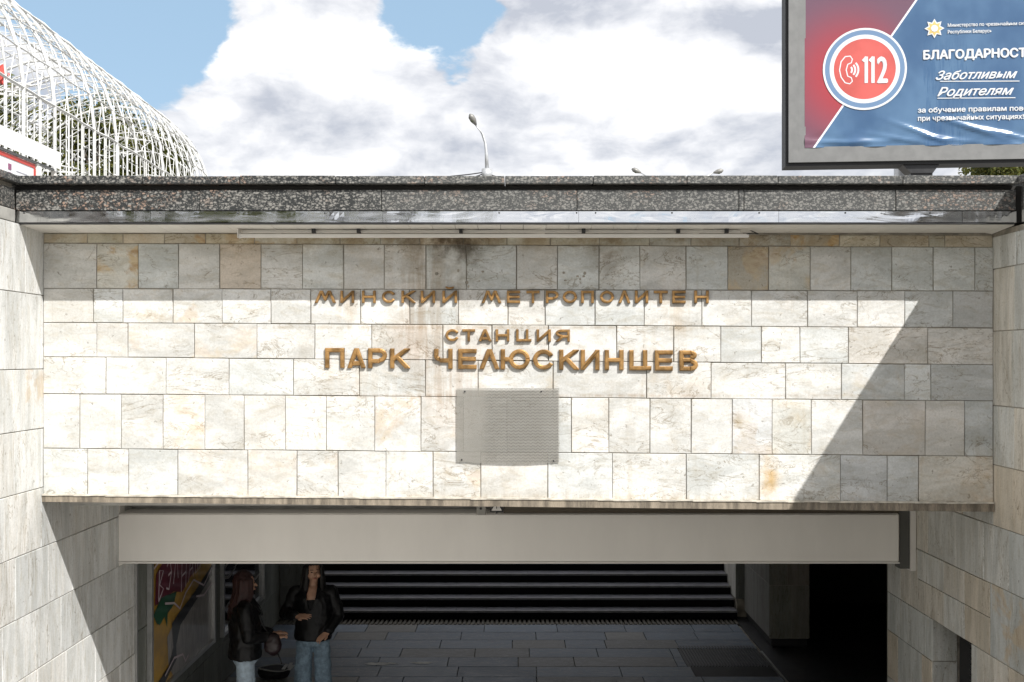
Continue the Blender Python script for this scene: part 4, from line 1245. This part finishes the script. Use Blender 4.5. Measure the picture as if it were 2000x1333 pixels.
def bbox(name, u0, u1, z0, z1, w0, w1, m_, parent=bb):
    v = [BP(u0, z0, w0), BP(u1, z0, w0), BP(u1, z1, w0), BP(u0, z1, w0), BP(u0, z0, w1), BP(u1, z0, w1), BP(u1, z1, w1), BP(u0, z1, w1)]
    return add(name, v, [(0, 3, 2, 1), (4, 5, 6, 7), (0, 1, 5, 4), (1, 2, 6, 5), (2, 3, 7, 6), (3, 0, 4, 7)], m_, parent)


bbox('cabinet', 0, WB, ZB0, ZB1, -.28, -.002, M_black)
uF = bu(1573) ; zF = bz(288, .2)
fw_ = uF - .035
for nm, a in (('frame_side', (.03, .03 + fw_ * .55, ZB0 + .035, ZB1, 0, .03)), ('frame_side', (.03 + fw_ * .55, uF, ZB0 + .035 + .08, ZB1, 0, .018)),
              ('frame_side', (WB - uF, WB - .03, ZB0 + .035, ZB1, 0, .03)),
              ('frame_bottom', (.03 + fw_ * .55, WB - uF, ZB0 + .035, ZB0 + .035 + .10, 0, .029)), ('frame_bottom', (uF, WB - uF, ZB0 + .135, zF, 0, .017)),
              ('frame_top', (uF, WB - uF, ZB1 - .2, ZB1, 0, .029))):
    bbox(nm, *a, M_greyframe)
bbox('neck', bu(1781), bu(1824), ZG, ZB0 - .001, -.22, -.05, M_dark)
add('bracket', [BP(bu(1765), ZB0 - .002, -.03), BP(bu(1836), ZB0 - .002, -.03), BP(bu(1824), ZB0 - .09, -.03), BP(bu(1781), ZB0 - .09, -.03),
                BP(bu(1765), ZB0 - .002, -.26), BP(bu(1836), ZB0 - .002, -.26), BP(bu(1824), ZB0 - .09, -.26), BP(bu(1781), ZB0 - .09, -.26)],
    [(3, 2, 1, 0), (4, 5, 6, 7), (0, 1, 5, 4), (1, 2, 6, 5), (2, 3, 7, 6), (3, 0, 4, 7)], M_dark, bb)
bbox('base_plate', bu(1787), bu(1818), ZB0 - .16, ZB0 - .12, -.049, -.03, M_alu)


def poster_mat():
    m = bpy.data.materials.new('vinyl_poster'); m.use_nodes = True; nt = m.node_tree
    b = nt.nodes['Principled BSDF']; at = N(nt, 'ShaderNodeUVMap'); at.uv_map = 'UVMap'
    s = N(nt, 'ShaderNodeSeparateXYZ'); nt.links.new(at.outputs[0], s.inputs[0])   # u, v in hundreds of photo units, print layout
    u, v_ = s.outputs[0], s.outputs[1]
    # diagonal: u = 15.90 .. 17.90 while v 2.88 .. 0
    side = math_(nt, 'SUBTRACT', u, math_(nt, 'MULTIPLY_ADD', v_, -.694, 17.90))
    red = math_(nt, 'LESS_THAN', side, 0.0)
    line = math_(nt, 'LESS_THAN', math_(nt, 'ABSOLUTE', side), .022)
    dx = math_(nt, 'SUBTRACT', u, 16.6); dy = math_(nt, 'SUBTRACT', v_, 1.5)
    rr = math_(nt, 'SQRT', math_(nt, 'ADD', math_(nt, 'MULTIPLY', dx, dx), math_(nt, 'MULTIPLY', dy, dy)))
    redc = mixc(nt, smooth(nt, rr, .2, 1.7), (.38, .033, .042), (.14, .07, .105))
    n1 = noise_(nt, vmul(nt, at.outputs[0], (1, .8, 1)), 1.1, 3)
    bluec = mixc(nt, smooth(nt, n1, .3, .7), (.040, .10, .205), (.085, .17, .29))
    # faint printed tower of lattice behind the text
    tw = math_(nt, 'MULTIPLY', math_(nt, 'LESS_THAN', math_(nt, 'ABSOLUTE', math_(nt, 'SUBTRACT', u, 18.45)), .42),
               smooth(nt, noise_(nt, vmul(nt, at.outputs[0], (14, 1.2, 1)), 1.5, 5, .7), .45, .6))
    bluec = mixc(nt, math_(nt, 'MULTIPLY', math_(nt, 'MULTIPLY', tw, smooth(nt, v_, .5, 1.2)), .45), bluec, (.02, .08, .19))
    c = mixc(nt, red, bluec, redc); c = mixc(nt, line, c, (.75, .75, .78))
    nt.links.new(c, b.inputs['Base Color']); b.inputs['Roughness'].default_value = .26
    b.inputs['Coat Weight'].default_value = .35; b.inputs['Coat Roughness'].default_value = .2
    return m


def wave(u_, z_):
    d = (z_ - zF)
    k = math.exp(-(d / .16) ** 2)
    q = .012 * k * (math.sin(u_ * 9 + d * 16) * .6 + math.sin(u_ * 21 - d * 30) * .35) + .0035 * math.sin(u_ * 7) * math.sin(d * 1.3 + 1)
    for (a0, b0, sl_, am) in ((1.45, .12, .8, .020), (1.98, .16, .7, .024), (.45, .05, .10, .016), (.85, .045, -.05, .016), (1.75, .05, .25, .016), (2.3, .10, .5, .02), (1.2, .07, .4, .014)):
        t_ = (u_ - a0) * .5 * sl_ + (d - b0); q += am * math.exp(-(t_ / .022) ** 2) * math.exp(-((u_ - a0) / .28) ** 2)
    return .016 + q


def BW(u, z_, w_=0.0): return BP(u, z_, wave(u, z_) + .004 + (w_ - .013) * .5)


nx, nz = 90, 90; v = []; f = []; uvs = []
for j in range(nz + 1):
    for i in range(nx + 1):
        u_ = uF - .01 + (WB - 2 * uF + .02) * i / nx; z_ = zF - .01 + (ZB1 - .2 - zF + .02) * j / nz
        v.append(BP(u_, z_, wave(u_, z_)))
        Yv = 12.2 - .094 * u_
        pxx = CX + F * (2.945 + .9956 * u_) / Yv; pyy = CY - (z_ - H) * F / Yv
        uvs.append((pxx / 100, pyy / 100))
for j in range(nz):
    for i in range(nx):
        a = j * (nx + 1) + i; f.append((a, a + 1, a + nx + 2, a + nx + 1))
po = add('poster', v, f, poster_mat(), bb, smooth=True)
uvl = po.data.uv_layers.new(name='UVMap')
for lp in po.data.loops: uvl.data[lp.index].uv = uvs[lp.vertex_index]
M_pw = mat('white_ink', (.66, .67, .68), .4); M_coral = mat('coral_ink', (.55, .10, .085), .4, var=.12, vscale=2); M_pblue = mat('steel_blue_ink', (.14, .23, .37), .4)
M_goldink = mat('gold_ink', (.62, .45, .16), .4)


def disc(name, px, py, r0, r1, w_, m_, a0=0, a1=360, n=56):
    u0 = bu(px); z0 = bz(py, u0); sc_ = (12.2 - .094 * u0) / F
    v = []; f = []
    for i in range(n + 1):
        a = math.radians(a0 + (a1 - a0) * i / n)
        for r__ in (r0, r1): v.append(BW(u0 + r__ * sc_ * math.cos(a), z0 + r__ * sc_ * math.sin(a), w_))
    for i in range(n): f.append((2 * i, 2 * i + 1, 2 * i + 3, 2 * i + 2))
    return add(name, v, f, m_, bb)


disc('ring', 1688, 136, 76, 80, .018, M_pw); disc('ring', 1688, 136, 66, 76, .017, M_pblue); disc('ring', 1688, 136, 59, 67, .018, M_pw); disc('disc', 1688, 136, 0, 60, .017, M_coral)
u0 = bu(1668); z0 = bz(137, u0); sc_ = 12.05 / F
for r_ in (8, 14, 20): disc('sound_wave', 1655, 138, r_ - 1.5, r_ + 2, .021, M_pw, -42, 42, 12)


def bline(name, pts, wd, w_, m_, closed=False):
    P2 = [(bu(a), bz(b, bu(a))) for a, b in pts]
    if closed: P2 = P2 + [P2[0]]
    v = []; f = []; sc2 = 12.05 / F * wd / 2
    for i, p in enumerate(P2):
        a = Vector(P2[max(0, i - 1)]); b = Vector(P2[min(len(P2) - 1, i + 1)]); d = (b - a).normalized(); n = Vector((-d.y, d.x)) * sc2
        v += [BW(p[0] + n.x, p[1] + n.y, w_), BW(p[0] - n.x, p[1] - n.y, w_)]
    for i in range(len(P2) - 1): f.append((2 * i, 2 * i + 1, 2 * i + 3, 2 * i + 2))
    return add(name, v, f, m_, bb)


bline('handset', [(1650, 112), (1660, 111), (1664, 117), (1662, 124), (1655, 127), (1652, 138), (1655, 150), (1662, 153), (1664, 160), (1659, 165), (1650, 163), (1642, 152), (1639, 138), (1642, 122), (1650, 112)], 2.2, .021, M_pw)


def text3(body, Pmap, size, m_, parent, name='lettering', offset=0.0, shear=0.0, sx=1.0, align='LEFT'):
    cu = bpy.data.curves.new('t', 'FONT'); cu.body = body; cu.size = size; cu.offset = offset; cu.shear = shear; cu.align_x = align; cu.resolution_u = 4
    ob = bpy.data.objects.new('t', cu); col.objects.link(ob)
    dg = bpy.context.evaluated_depsgraph_get(); me = bpy.data.meshes.new_from_object(ob.evaluated_get(dg))
    vs_ = [Pmap(q.co.x * sx, q.co.y) for q in me.vertices]; fs = [tuple(p.vertices) for p in me.polygons]
    bpy.data.objects.remove(ob); bpy.data.curves.remove(cu); bpy.data.meshes.remove(me)
    if not vs_: return None
    return add(name, vs_, fs, m_, parent)


def btext(body, px, py, hpx, wpx, m_=None, bold=0.0, shear=0.0, w_=.019):
    """baseline at (px,py); cap height hpx; total width wpx (photo units)"""
    cu = bpy.data.curves.new('t', 'FONT'); cu.body = body; cu.size = 1; cu.shear = shear; cu.resolution_u = 3
    ob = bpy.data.objects.new('t', cu); col.objects.link(ob)
    dg = bpy.context.evaluated_depsgraph_get(); me = bpy.data.meshes.new_from_object(ob.evaluated_get(dg))
    xs_ = [q.co.x for q in me.vertices]; x0_, x1_ = min(xs_), max(xs_)
    cap_ = .73; s = 12.05 / F; u0 = bu(px); z0 = bz(py, u0)
    vs_ = []; fs = []
    shifts = [(0, 0)] if not bold else [(-bold, 0), (bold, 0), (0, bold * .7), (0, -bold * .7)]
    for n_, (dx, dz) in enumerate(shifts):
        b0 = len(vs_)
        vs_ += [BW(u0 + ((q.co.x - x0_) / (x1_ - x0_) * wpx * .955 + dx) * s, z0 + (q.co.y / cap_ * hpx + dz) * s, w_ + n_ * .0012) for q in me.vertices]
        fs += [tuple(b0 + i for i in p.vertices) for p in me.polygons]
    bpy.data.objects.remove(ob); bpy.data.curves.remove(cu); bpy.data.meshes.remove(me)
    return add('lettering', vs_, fs, m_ or M_pw, bb)


btext('2', 1713, 163, 53, 19, bold=1.6, w_=.022)
for x_ in (1691, 1704):
    bline('numeral', [(x_, 163.5), (x_, 112)], 6.5, .022, M_pw); bline('numeral', [(x_ - 6.5, 121), (x_ + 1, 113)], 6, .0235, M_pw)
btext('Министерство по чрезвычайным ситуациям', 1850, 54, 6.5, 183, bold=.25)
btext('Республики Беларусь', 1850, 67, 6.5, 86, bold=.25)
btext('БЛАГОДАРНОСТЬ', 1803, 117, 17, 217, bold=1.1)
btext('Заботливым', 1827, 157, 17, 160, bold=.6, shear=.45)
btext('Родителям', 1830, 189, 17, 150, bold=.6, shear=.45)
bline('underline', [(1835, 160), (1990, 159.5)], 1.6, .019, M_pw); bline('underline', [(1830, 193), (1982, 192)], 1.6, .019, M_pw)
btext('за обучение правилам поведения', 1792, 221, 9.5, 262, bold=.45)
btext('при чрезвычайных ситуациях!', 1792, 237, 9.5, 208, bold=.45)
# eight pointed emblem
def star(name, px, py, r0, r1, w_, m_, rot=0):
    u0 = bu(px); z0 = bz(py, u0); s = 12.05 / F; v = [BW(u0, z0, w_ + .004)]
    for i in range(16):
        a = 2 * math.pi * i / 16 + rot; r__ = r0 if i % 2 == 0 else r1
        v.append(BW(u0 + r__ * s * math.cos(a), z0 + r__ * s * math.sin(a), w_))
    return add(name, v, [(0, 1 + i, 1 + (i + 1) % 16) for i in range(16)], m_, bb)


star('emblem', 1824, 57, 19, 12, .018, M_pw); star('emblem', 1824, 57, 15, 9.5, .020, M_goldink, .0); disc('emblem', 1824, 57, 0, 6.5, .026, M_pw, n=20)
# second pole behind
lp = thing('pale_post', (3.9, 13.6, ZG), 'pale round steel post behind the billboard neck', 'post')
MB().tube([(px3(1760, 340, 13.6)[0], 13.6, ZG), (px3(1760, 340, 13.6)[0], 13.6, 7.2)], .085, 14).build('post_shaft', M_galv, lp, smooth=True)


# ------------------------------------------------------------------ people
def remesh(mb, voxel, sm=4):
    me = bpy.data.meshes.new('tmp'); me.from_pydata(mb.v, [], mb.f)
    bm = bmesh.new(); bm.from_mesh(me); bmesh.ops.recalc_face_normals(bm, faces=bm.faces); bm.to_mesh(me); bm.free()
    ob = bpy.data.objects.new('tmp', me); col.objects.link(ob)
    md = ob.modifiers.new('r', 'REMESH'); md.mode = 'VOXEL'; md.voxel_size = voxel
    s_ = ob.modifiers.new('s', 'SMOOTH'); s_.factor = .5; s_.iterations = sm
    dg = bpy.context.evaluated_depsgraph_get(); m2 = bpy.data.meshes.new_from_object(ob.evaluated_get(dg))
    V_ = np.array([tuple(q.co) for q in m2.vertices]); F_ = [tuple(p.vertices) for p in m2.polygons]
    bpy.data.objects.remove(ob); bpy.data.meshes.remove(me); bpy.data.meshes.remove(m2)
    return V_, F_


def cap(mb, a, b, ra, rb, n=12, steps=5, sq=1.0, ends=True):
    a, b = Vector(a), Vector(b)
    mb.tube([a + (b - a) * i / steps for i in range(steps + 1)], [ra + (rb - ra) * i / steps for i in range(steps + 1)], n)
    if ends: mb.ball(a, ra, n); mb.ball(b, rb, n)


def ellring(mb, levels, n=24):
    """levels: (cx, cy, z, rx, ry)"""
    base = len(mb.v)
    for (cx, cy, z_, rx, ry) in levels:
        for k in range(n):
            a = 2 * math.pi * k / n; mb.v.append((cx + rx * math.cos(a), cy + ry * math.sin(a), z_))
    for i in range(len(levels) - 1):
        for k in range(n):
            mb.f.append((base + i * n + k, base + i * n + (k + 1) % n, base + (i + 1) * n + (k + 1) % n, base + (i + 1) * n + k))
    mb.f.append(tuple(base + k for k in range(n))[::-1]); mb.f.append(tuple(base + (len(levels) - 1) * n + k for k in range(n)))


def wrinkle(V_, amp, sc, seed=0, st=(1, 1, 1)):
    o_ = []
    for p in V_:
        q = Vector((p[0] * st[0] * sc + seed, p[1] * st[1] * sc, p[2] * st[2] * sc))
        n = noise.noise_vector(q); r_ = 1 - abs(noise.noise(q * 1.3)) * 2
        o_.append((p[0] + n.x * amp * r_, p[1] + n.y * amp * r_, p[2] + n.z * amp * .5))
    return np.array(o_)


def hand_shape(mb, wrist, d, up, curl=.5, spread=.2, thumb=1):
    """palm, four fingers of unequal length with two bends, thumb from the side of the palm"""
    d = Vector(d).normalized(); up = Vector(up); up = (up - d * up.dot(d)).normalized(); sd_ = d.cross(up).normalized()
    w0 = Vector(wrist)
    for k in (-1.5, -.5, .5, 1.5):
        cap(mb, w0 + sd_ * k * .012, w0 + d * .085 + sd_ * k * .019, .017, .013, 8, 3)
    for i, ln2 in enumerate((.064, .074, .070, .054)):
        k = -1.5 + i; p = w0 + d * .085 + sd_ * k * .020
        dd = (d + sd_ * k * spread * .25).normalized(); ang = 0
        for j in range(3):
            l = ln2 * (.45, .32, .23)[j]
            q = p + (dd * math.cos(ang) - up * math.sin(ang)) * l
            cap(mb, p, q, .0095 - j * .0012, .0087 - j * .0012, 8, 2); p = q; ang += curl * (.7 if j == 0 else .9)
    t0 = w0 + d * .025 + sd_ * thumb * .03
    t1 = t0 + (d * .5 + sd_ * thumb * .75 + up * .15).normalized() * .038; t2 = t1 + (d * .9 + sd_ * thumb * .2).normalized() * .032
    cap(mb, t0, t1, .014, .0115, 8, 3); cap(mb, t1, t2, .0115, .009, 8, 3)


M_skin = mat('skin', (.46, .26, .17), .5, var=.08, vscale=12); M_leather = mat('black_leather', (.004, .004, .0045), .45, var=.3, vscale=8, bump=.005, bscale=16, spec=.28)
M_cloth = mat('black_cloth', (.008, .008, .009), .8); M_denim = mat('faded_denim', (.22, .31, .39), .85, var=.28, vscale=22, grain=.35)
M_denim2 = mat('light_denim', (.40, .49, .57), .85, var=.2, vscale=18, grain=.3)
M_hairR = mat('auburn_hair', (.028, .007, .0055), .6, var=.5, vscale=30, stretch=(6, 6, .5), bump=.004, bscale=30)
M_hairD = mat('dark_hair', (.006, .004, .003), .6, var=.3, vscale=30, stretch=(6, 6, .5), bump=.004, bscale=30)
M_shoe = mat('white_trainer', (.6, .6, .58), .6); M_eye = mat('eye', (.02, .012, .01), .2); M_lip = mat('lip', (.33, .10, .08), .5)


def person(label, ox, oy, yaw, hgt, pose, matj, matd, mhair):
    """local frame: +y is the way the figure faces, +x its left...; built standing, 1.68 m nominal"""
    S = hgt / 1.68
    ca, sa = math.cos(yaw), math.sin(yaw)
    def T(V_): 
        V_ = np.asarray(V_, dtype=float) * S
        return np.stack([ox + V_[:, 0] * ca - V_[:, 1] * sa, oy + V_[:, 0] * sa + V_[:, 1] * ca, V_[:, 2]], 1)
    root = thing('person', (ox, oy, 0), label, 'person')
    hy, ht = pose['head']   # head turn
    hc, hs = math.cos(hy), math.sin(hy)
    def Hd(p): return (p[0] * hc - p[1] * hs, p[0] * hs + p[1] * hc, p[2])
    # body (continuous)
    b = MB()
    ellring(b, [(0, 0, .86, .155, .11), (0, 0, .95, .16, .115), (0, .0, 1.05, .135, .10), (0, .0, 1.2, .15, .11), (0, 0, 1.33, .165, .105), (0, -.01, 1.40, .12, .08), (0, -.01, 1.43, .06, .055)])
    cap(b, (0, -.012, 1.40), Hd((0, .0, 1.53)), .052, .048)
    for p, r_, q in (((0, .0, 1.585), .098, (.78, .95, 1.12)), ((0, .028, 1.535), .062, (.88, .95, .95)), ((0, .052, 1.505), .030, (1.1, 1, .9))):
        b.ball(Hd(p), r_, 20, q)
    cap(b, Hd((0, .088, 1.585)), Hd((0, .112, 1.555)), .009, .0135, 8, 3)   # nose
    b.ball(Hd((.016, .092, 1.52)), .012, 8, (1.5, .8, .6)); b.ball(Hd((-.016, .092, 1.52)), .012, 8, (1.5, .8, .6))
    for s in (1, -1):
        b.ball(Hd((s * .077, -.0, 1.57)), .022, 8, (.4, .8, 1.3)); b.ball(Hd((s * .030, .078, 1.60)), .020, 8, (1.4, .6, .5)); b.ball(Hd((s * .045, .062, 1.55)), .028, 8)
        sh, el, wr, hd, up, cu, th = pose['arm' + ('L' if s > 0 else 'R')]
        cap(b, (s * .10, -.01, 1.385), sh, .055, .050); cap(b, sh, el, .046, .036); cap(b, el, wr, .037, .024)
        hand_shape(b, wr, hd, up, cu, .5, th)
        lx = s * .085
        cap(b, (lx, 0, .88), (lx * 1.05, .01, .48), .085, .055); cap(b, (lx * 1.05, .01, .48), (lx * 1.05, -.01, .09), .052, .036)
        cap(b, (lx * 1.05, -.02, .055), (lx * 1.2, .14, .03), .034, .026)
    V_, F_ = remesh(b, .0065, 3)
    add('body', T(V_), F_, M_skin, root, True)
    for s in (1, -1):
        e = MB().ball(Hd((s * .031, .0885, 1.588)), .0095, 8, (1.5, .7, .65)); add('eye', T(e.v), e.f, M_eye, root, True)
        e = MB().ball(Hd((s * .032, .092, 1.613)), .009, 8, (2.3, .6, .35)); add('eyebrow', T(e.v), e.f, mhair, root, True)
    e = MB().ball(Hd((0, .0985, 1.520)), .013, 8, (1.8, .6, .55)); add('lips', T(e.v), e.f, M_lip, root, True)
    # hair
    h = MB(); h.ball(Hd((0, -.018, 1.605)), .108, 20, (.90, 1.0, 1.10))
    for s in (1, -1):
        for k, (x_, y_) in enumerate(((.072, .045), (.088, .0), (.080, -.05), (.045, -.085), (.01, -.095))):
            lz = pose['hair']
            cap(h, Hd((s * x_, y_, 1.62)), Hd((s * x_ * 1.12, y_ * .9 + .0, 1.50)), .030, .034, 10)
            cap(h, Hd((s * x_ * 1.12, y_ * .9, 1.50)), (s * (x_ * 1.2) + hs * -.03, y_ * .95 + pose['hairy'], lz + .02 * k), .036, .024, 10)
    V_, F_ = remesh(h, .008, 3)
    V_ = wrinkle(V_, .008, 26, 3, (1, 1, .15))
    # keep the face clear
    inv = []
    keep = np.ones(len(V_), bool)
    for i, p in enumerate(V_):
        x_ = p[0] * hc + p[1] * hs; y_ = -p[0] * hs + p[1] * hc
        if y_ > .045 and abs(x_) < .058 and 1.42 < p[2] < 1.655: keep[i] = False
    F_ = [q for q in F_ if all(keep[i] for i in q)]
    o = add('hair', T(V_), F_, mhair, root, True)
    sm = o.modifiers.new('thick', 'SOLIDIFY'); sm.thickness = .004
    rs = random.Random(int(oy * 10)); sb_ = MB()
    for q_ in range(90):
        a_ = rs.uniform(-.25, math.pi + .25); xx_, yy_ = math.cos(a_) * .098, -math.sin(a_) * .108
        j1, j2 = rs.uniform(-.012, .012), rs.uniform(-.022, .022)
        sb_.tube([Hd((xx_ * .75, yy_ * .75 - .01, 1.68)), Hd((xx_ * 1.02, yy_ * 1.0, 1.60)), Hd((xx_ * 1.16 + j1, yy_ * 1.02 + j1, 1.50)), (xx_ * 1.3 + j1 * 1.5, yy_ * 1.02 + pose['hairy'] * .6 + j1, 1.39), (xx_ * 1.32 + j2, yy_ + pose['hairy'] * 1.15 + j1, pose['hair'] + rs.uniform(-.05, .04))], [.003, .005, .006, .005, .002], 4)
    add('loose_strands', T(sb_.v), sb_.f, mhair, root, True)
    # jeans
    j = MB(); ellring(j, [(0, 0, .80, .172, .122), (0, 0, .84, .178, .13), (0, 0, .95, .172, .125), (0, 0, 1.02, .155, .115)])
    for s in (1, -1):
        lx = s * .104
        pts = [(lx * .85, 0, .84), (lx * 1.02, .01, .5), (lx * 1.12, .0, .26), (lx * 1.15, .0, .07)]
        j.tube(pts, pose['leg'], 18)
    V_, F_ = remesh(j, .011, 3); V_ = wrinkle(V_, .014, 11, 5, (1, 1, 1.6))
    jo = add('jeans', T(V_), F_, matd, root, True)
    for s in (1, -1):
        e = MB(); cap(e, (s * .1, -.05, .045), (s * .115, .17, .04), .052, .045, 12); V2, F2 = remesh(e, .012, 2); V2[:, 2] = np.maximum(V2[:, 2], .002)
        add('shoe', T(V2), F2, M_shoe, root, True)
    # jacket
    k = MB(); hem = pose['hem']
    ellring(k, [(0, 0, hem, pose['hw'], .165), (0, 0, hem + .05, pose['hw'] + .005, .17), (0, .0, 1.05, .195, .155), (0, 0, 1.2, .21, .155), (0, 0, 1.32, .205, .145), (0, -.01, 1.39, .15, .115), (0, -.015, 1.44, .085, .085)])
    for s in (1, -1):
        sh, el, wr, hd, up, cu, th = pose['arm' + ('L' if s > 0 else 'R')]
        wv2 = Vector(wr); ev = Vector(el)
        cap(k, (s * .11, -.01, 1.37), sh, .072, .076, 14); cap(k, sh, el, .076, .064, 14); cap(k, el, tuple(wv2 + (ev - wv2) * .12), .064, .050, 14)
    V_, F_ = remesh(k, .010, 4); V_ = wrinkle(V_, .020, 8, 9); V_ = wrinkle(V_, .007, 22, 2)
    # open neckline in a V
    keep = np.ones(len(V_), bool)
    for i, p in enumerate(V_):
        if p[1] > .02 and p[2] > pose['vee'] and abs(p[0]) < (p[2] - pose['vee']) * .30 + .006: keep[i] = False
    F_ = [q for q in F_ if all(keep[i] for i in q)]
    jk = add('jacket', T(V_), F_, matj, root, True)
    sm = jk.modifiers.new('thick', 'SOLIDIFY'); sm.thickness = .006
    # collar lapels
    for s in (1, -1):
        lp_ = [(s * .045, -.07, 1.47), (s * .085, -.02, 1.455), (s * .10, .06, 1.40), (s * .085, .15, 1.31), (s * .02, .17, pose['vee']), (s * .05, .15, 1.32), (s * .055, .08, 1.42), (s * .05, .0, 1.475)]
        v2 = T(lp_); add('collar', v2, [(0, 1, 7), (1, 2, 6, 7), (2, 3, 5, 6), (3, 4, 5)], matj, root).modifiers.new('t', 'SOLIDIFY').thickness = .008
    return root, T


# standing woman facing the viewer
pose2 = dict(head=(.35, 0), hair=1.30, hairy=.02, hem=.86, hw=.20, vee=1.20, leg=[.088, .09, .10, .11],
             armR=((-.19, -.02, 1.36), (-.27, -.06, 1.10), (-.17, .12, .95), (.6, .4, -.4), (0, .5, 1), .8, -1),
             armL=((.19, -.02, 1.36), (.30, .0, 1.13), (.13, .22, 1.15), (-.95, .25, .02), (0, .5, 1), .3, 1))
# figure faces -Y (towards the camera): yaw = 180 deg plus a turn; its right hand is then on the picture's left
p2, T2 = person('woman in oversized black jacket and pale blue jeans facing the camera, palm open', -2.17, 12.2, math.pi, 1.69, pose2, M_leather, M_denim, M_hairD)
tp_ = MB(); ellring(tp_, [(0, .012, 1.0, .14, .125), (0, .012, 1.2, .155, .125), (0, .0, 1.30, .13, .11)]); V_, F_ = remesh(tp_, .012, 2)
add('top', T2(V_), F_, M_cloth, p2, True)
br = MB().tube([(.165 + .003, .185 + .035 * math.cos(a), 1.14 + .035 * math.sin(a)) for a in [2 * math.pi * i / 16 for i in range(17)]], .006, 6)
add('bracelet', T2(br.v), br.f, mat('pearl', (.6, .58, .52), .3), p2, True)
# woman in profile
pose1 = dict(head=(.1, 0), hair=1.27, hairy=-.05, hem=.84, hw=.19, vee=1.25, leg=[.095, .09, .09, .09],
             armL=((.19, .0, 1.36), (.24, .02, 1.09), (.10, .27, 1.05), (-.1, 1, .02), (.1, 0, 1), .6, 1),
             armR=((-.19, .0, 1.36), (-.24, .0, 1.09), (-.10, .28, 1.04), (.2, 1, .05), (-.1, 0, 1), .7, -1))
p1, T1 = person('auburn haired woman in black leather jacket and light jeans turned to her right hand friend', -2.74, 11.5, -math.pi / 2 + .25, 1.70, pose1, M_leather, M_denim2, M_hairR)
bk = MB()
for (a, b) in (((-.217, -.02, .985), (-.217, .03, 1.005)), ((-.217, -.015, 1.005), (-.217, .035, .985))): bk.tube([a, b], .005, 6)
add('buckle', T1(bk.v), bk.f, M_alu, p1)
st_ = MB().box((-.176, -.01, .15), (-.171, .005, .78)); add('seam', T1(st_.v), st_.f, mat('dark_seam', (.08, .11, .14), .9), p1)
hbag = thing('handbag', (-2.5, 11.5, .9), 'dark maroon shoulder bag hanging at the hip of the auburn haired woman', 'handbag')
e = MB(); e.ball((-2.44, 11.42, 1.0), .12, 18, (.75, .55, 1.0)); V_, F_ = remesh(e, .012, 2); V_ = wrinkle(V_, .014, 16, 4)
add('bag_body', V_, F_, mat('maroon_leather', (.014, .006, .007), .35), hbag, True)
MB().tube([(-2.48, 11.42, 1.09), (-2.55, 11.44, 1.2), (-2.62, 11.46, 1.36), (-2.68, 11.48, 1.45)], .009, 6).build('strap', M_black, hbag, smooth=True)
MB().tube([(-2.40, 11.42, .92), (-2.36, 11.42, .84), (-2.35, 11.42, .80)], .008, 6).build('strap_end', M_black, hbag, smooth=True)
# bag lying on the floor between the women
fb = thing('floor_bag', (-2.92, 13.75, 0), 'open dark bag with pale papers lying on the floor between the women', 'bag')
X0, Y0 = -2.93, 13.78
e = MB(); ellring(e, [(X0, Y0, .005, .17, .13), (X0, Y0, .06, .20, .16), (X0, Y0, .11, .19, .15)]); V_, F_ = remesh(e, .014, 3); V_ = wrinkle(V_, .01, 9)
add('bag_body', V_, F_, M_cloth, fb, True)
MB().tube([(X0 + .19 * math.cos(a), Y0 + .15 * math.sin(a), .115 + .012 * math.sin(2 * a)) for a in [2 * math.pi * i / 24 for i in range(25)]], .008, 6).build('rim', mat('pale_piping', (.30, .30, .29), .6), fb, smooth=True)
for (dx, dy, rz) in ((.14, -.03, .5), (.19, .04, .6), (.22, -.06, .4)):
    c_, s_ = math.cos(rz + 1.0), math.sin(rz + 1.0); P0 = Vector((X0 + dx, Y0 + dy, .13)); a_ = Vector((c_, s_, .1)) * .08; b_2 = Vector((-s_, c_, 0)) * .02
    q = [P0 - a_ - b_2, P0 + a_ - b_2, P0 + a_ + b_2, P0 - a_ + b_2]; q2 = [p + Vector((0, 0, .006)) for p in q]
    add('paper', [tuple(p) for p in q + q2], [(3, 2, 1, 0), (4, 5, 6, 7), (0, 1, 5, 4), (1, 2, 6, 5), (2, 3, 7, 6), (3, 0, 4, 7)], mat('pale_paper', (.55, .55, .54), .7), fb)
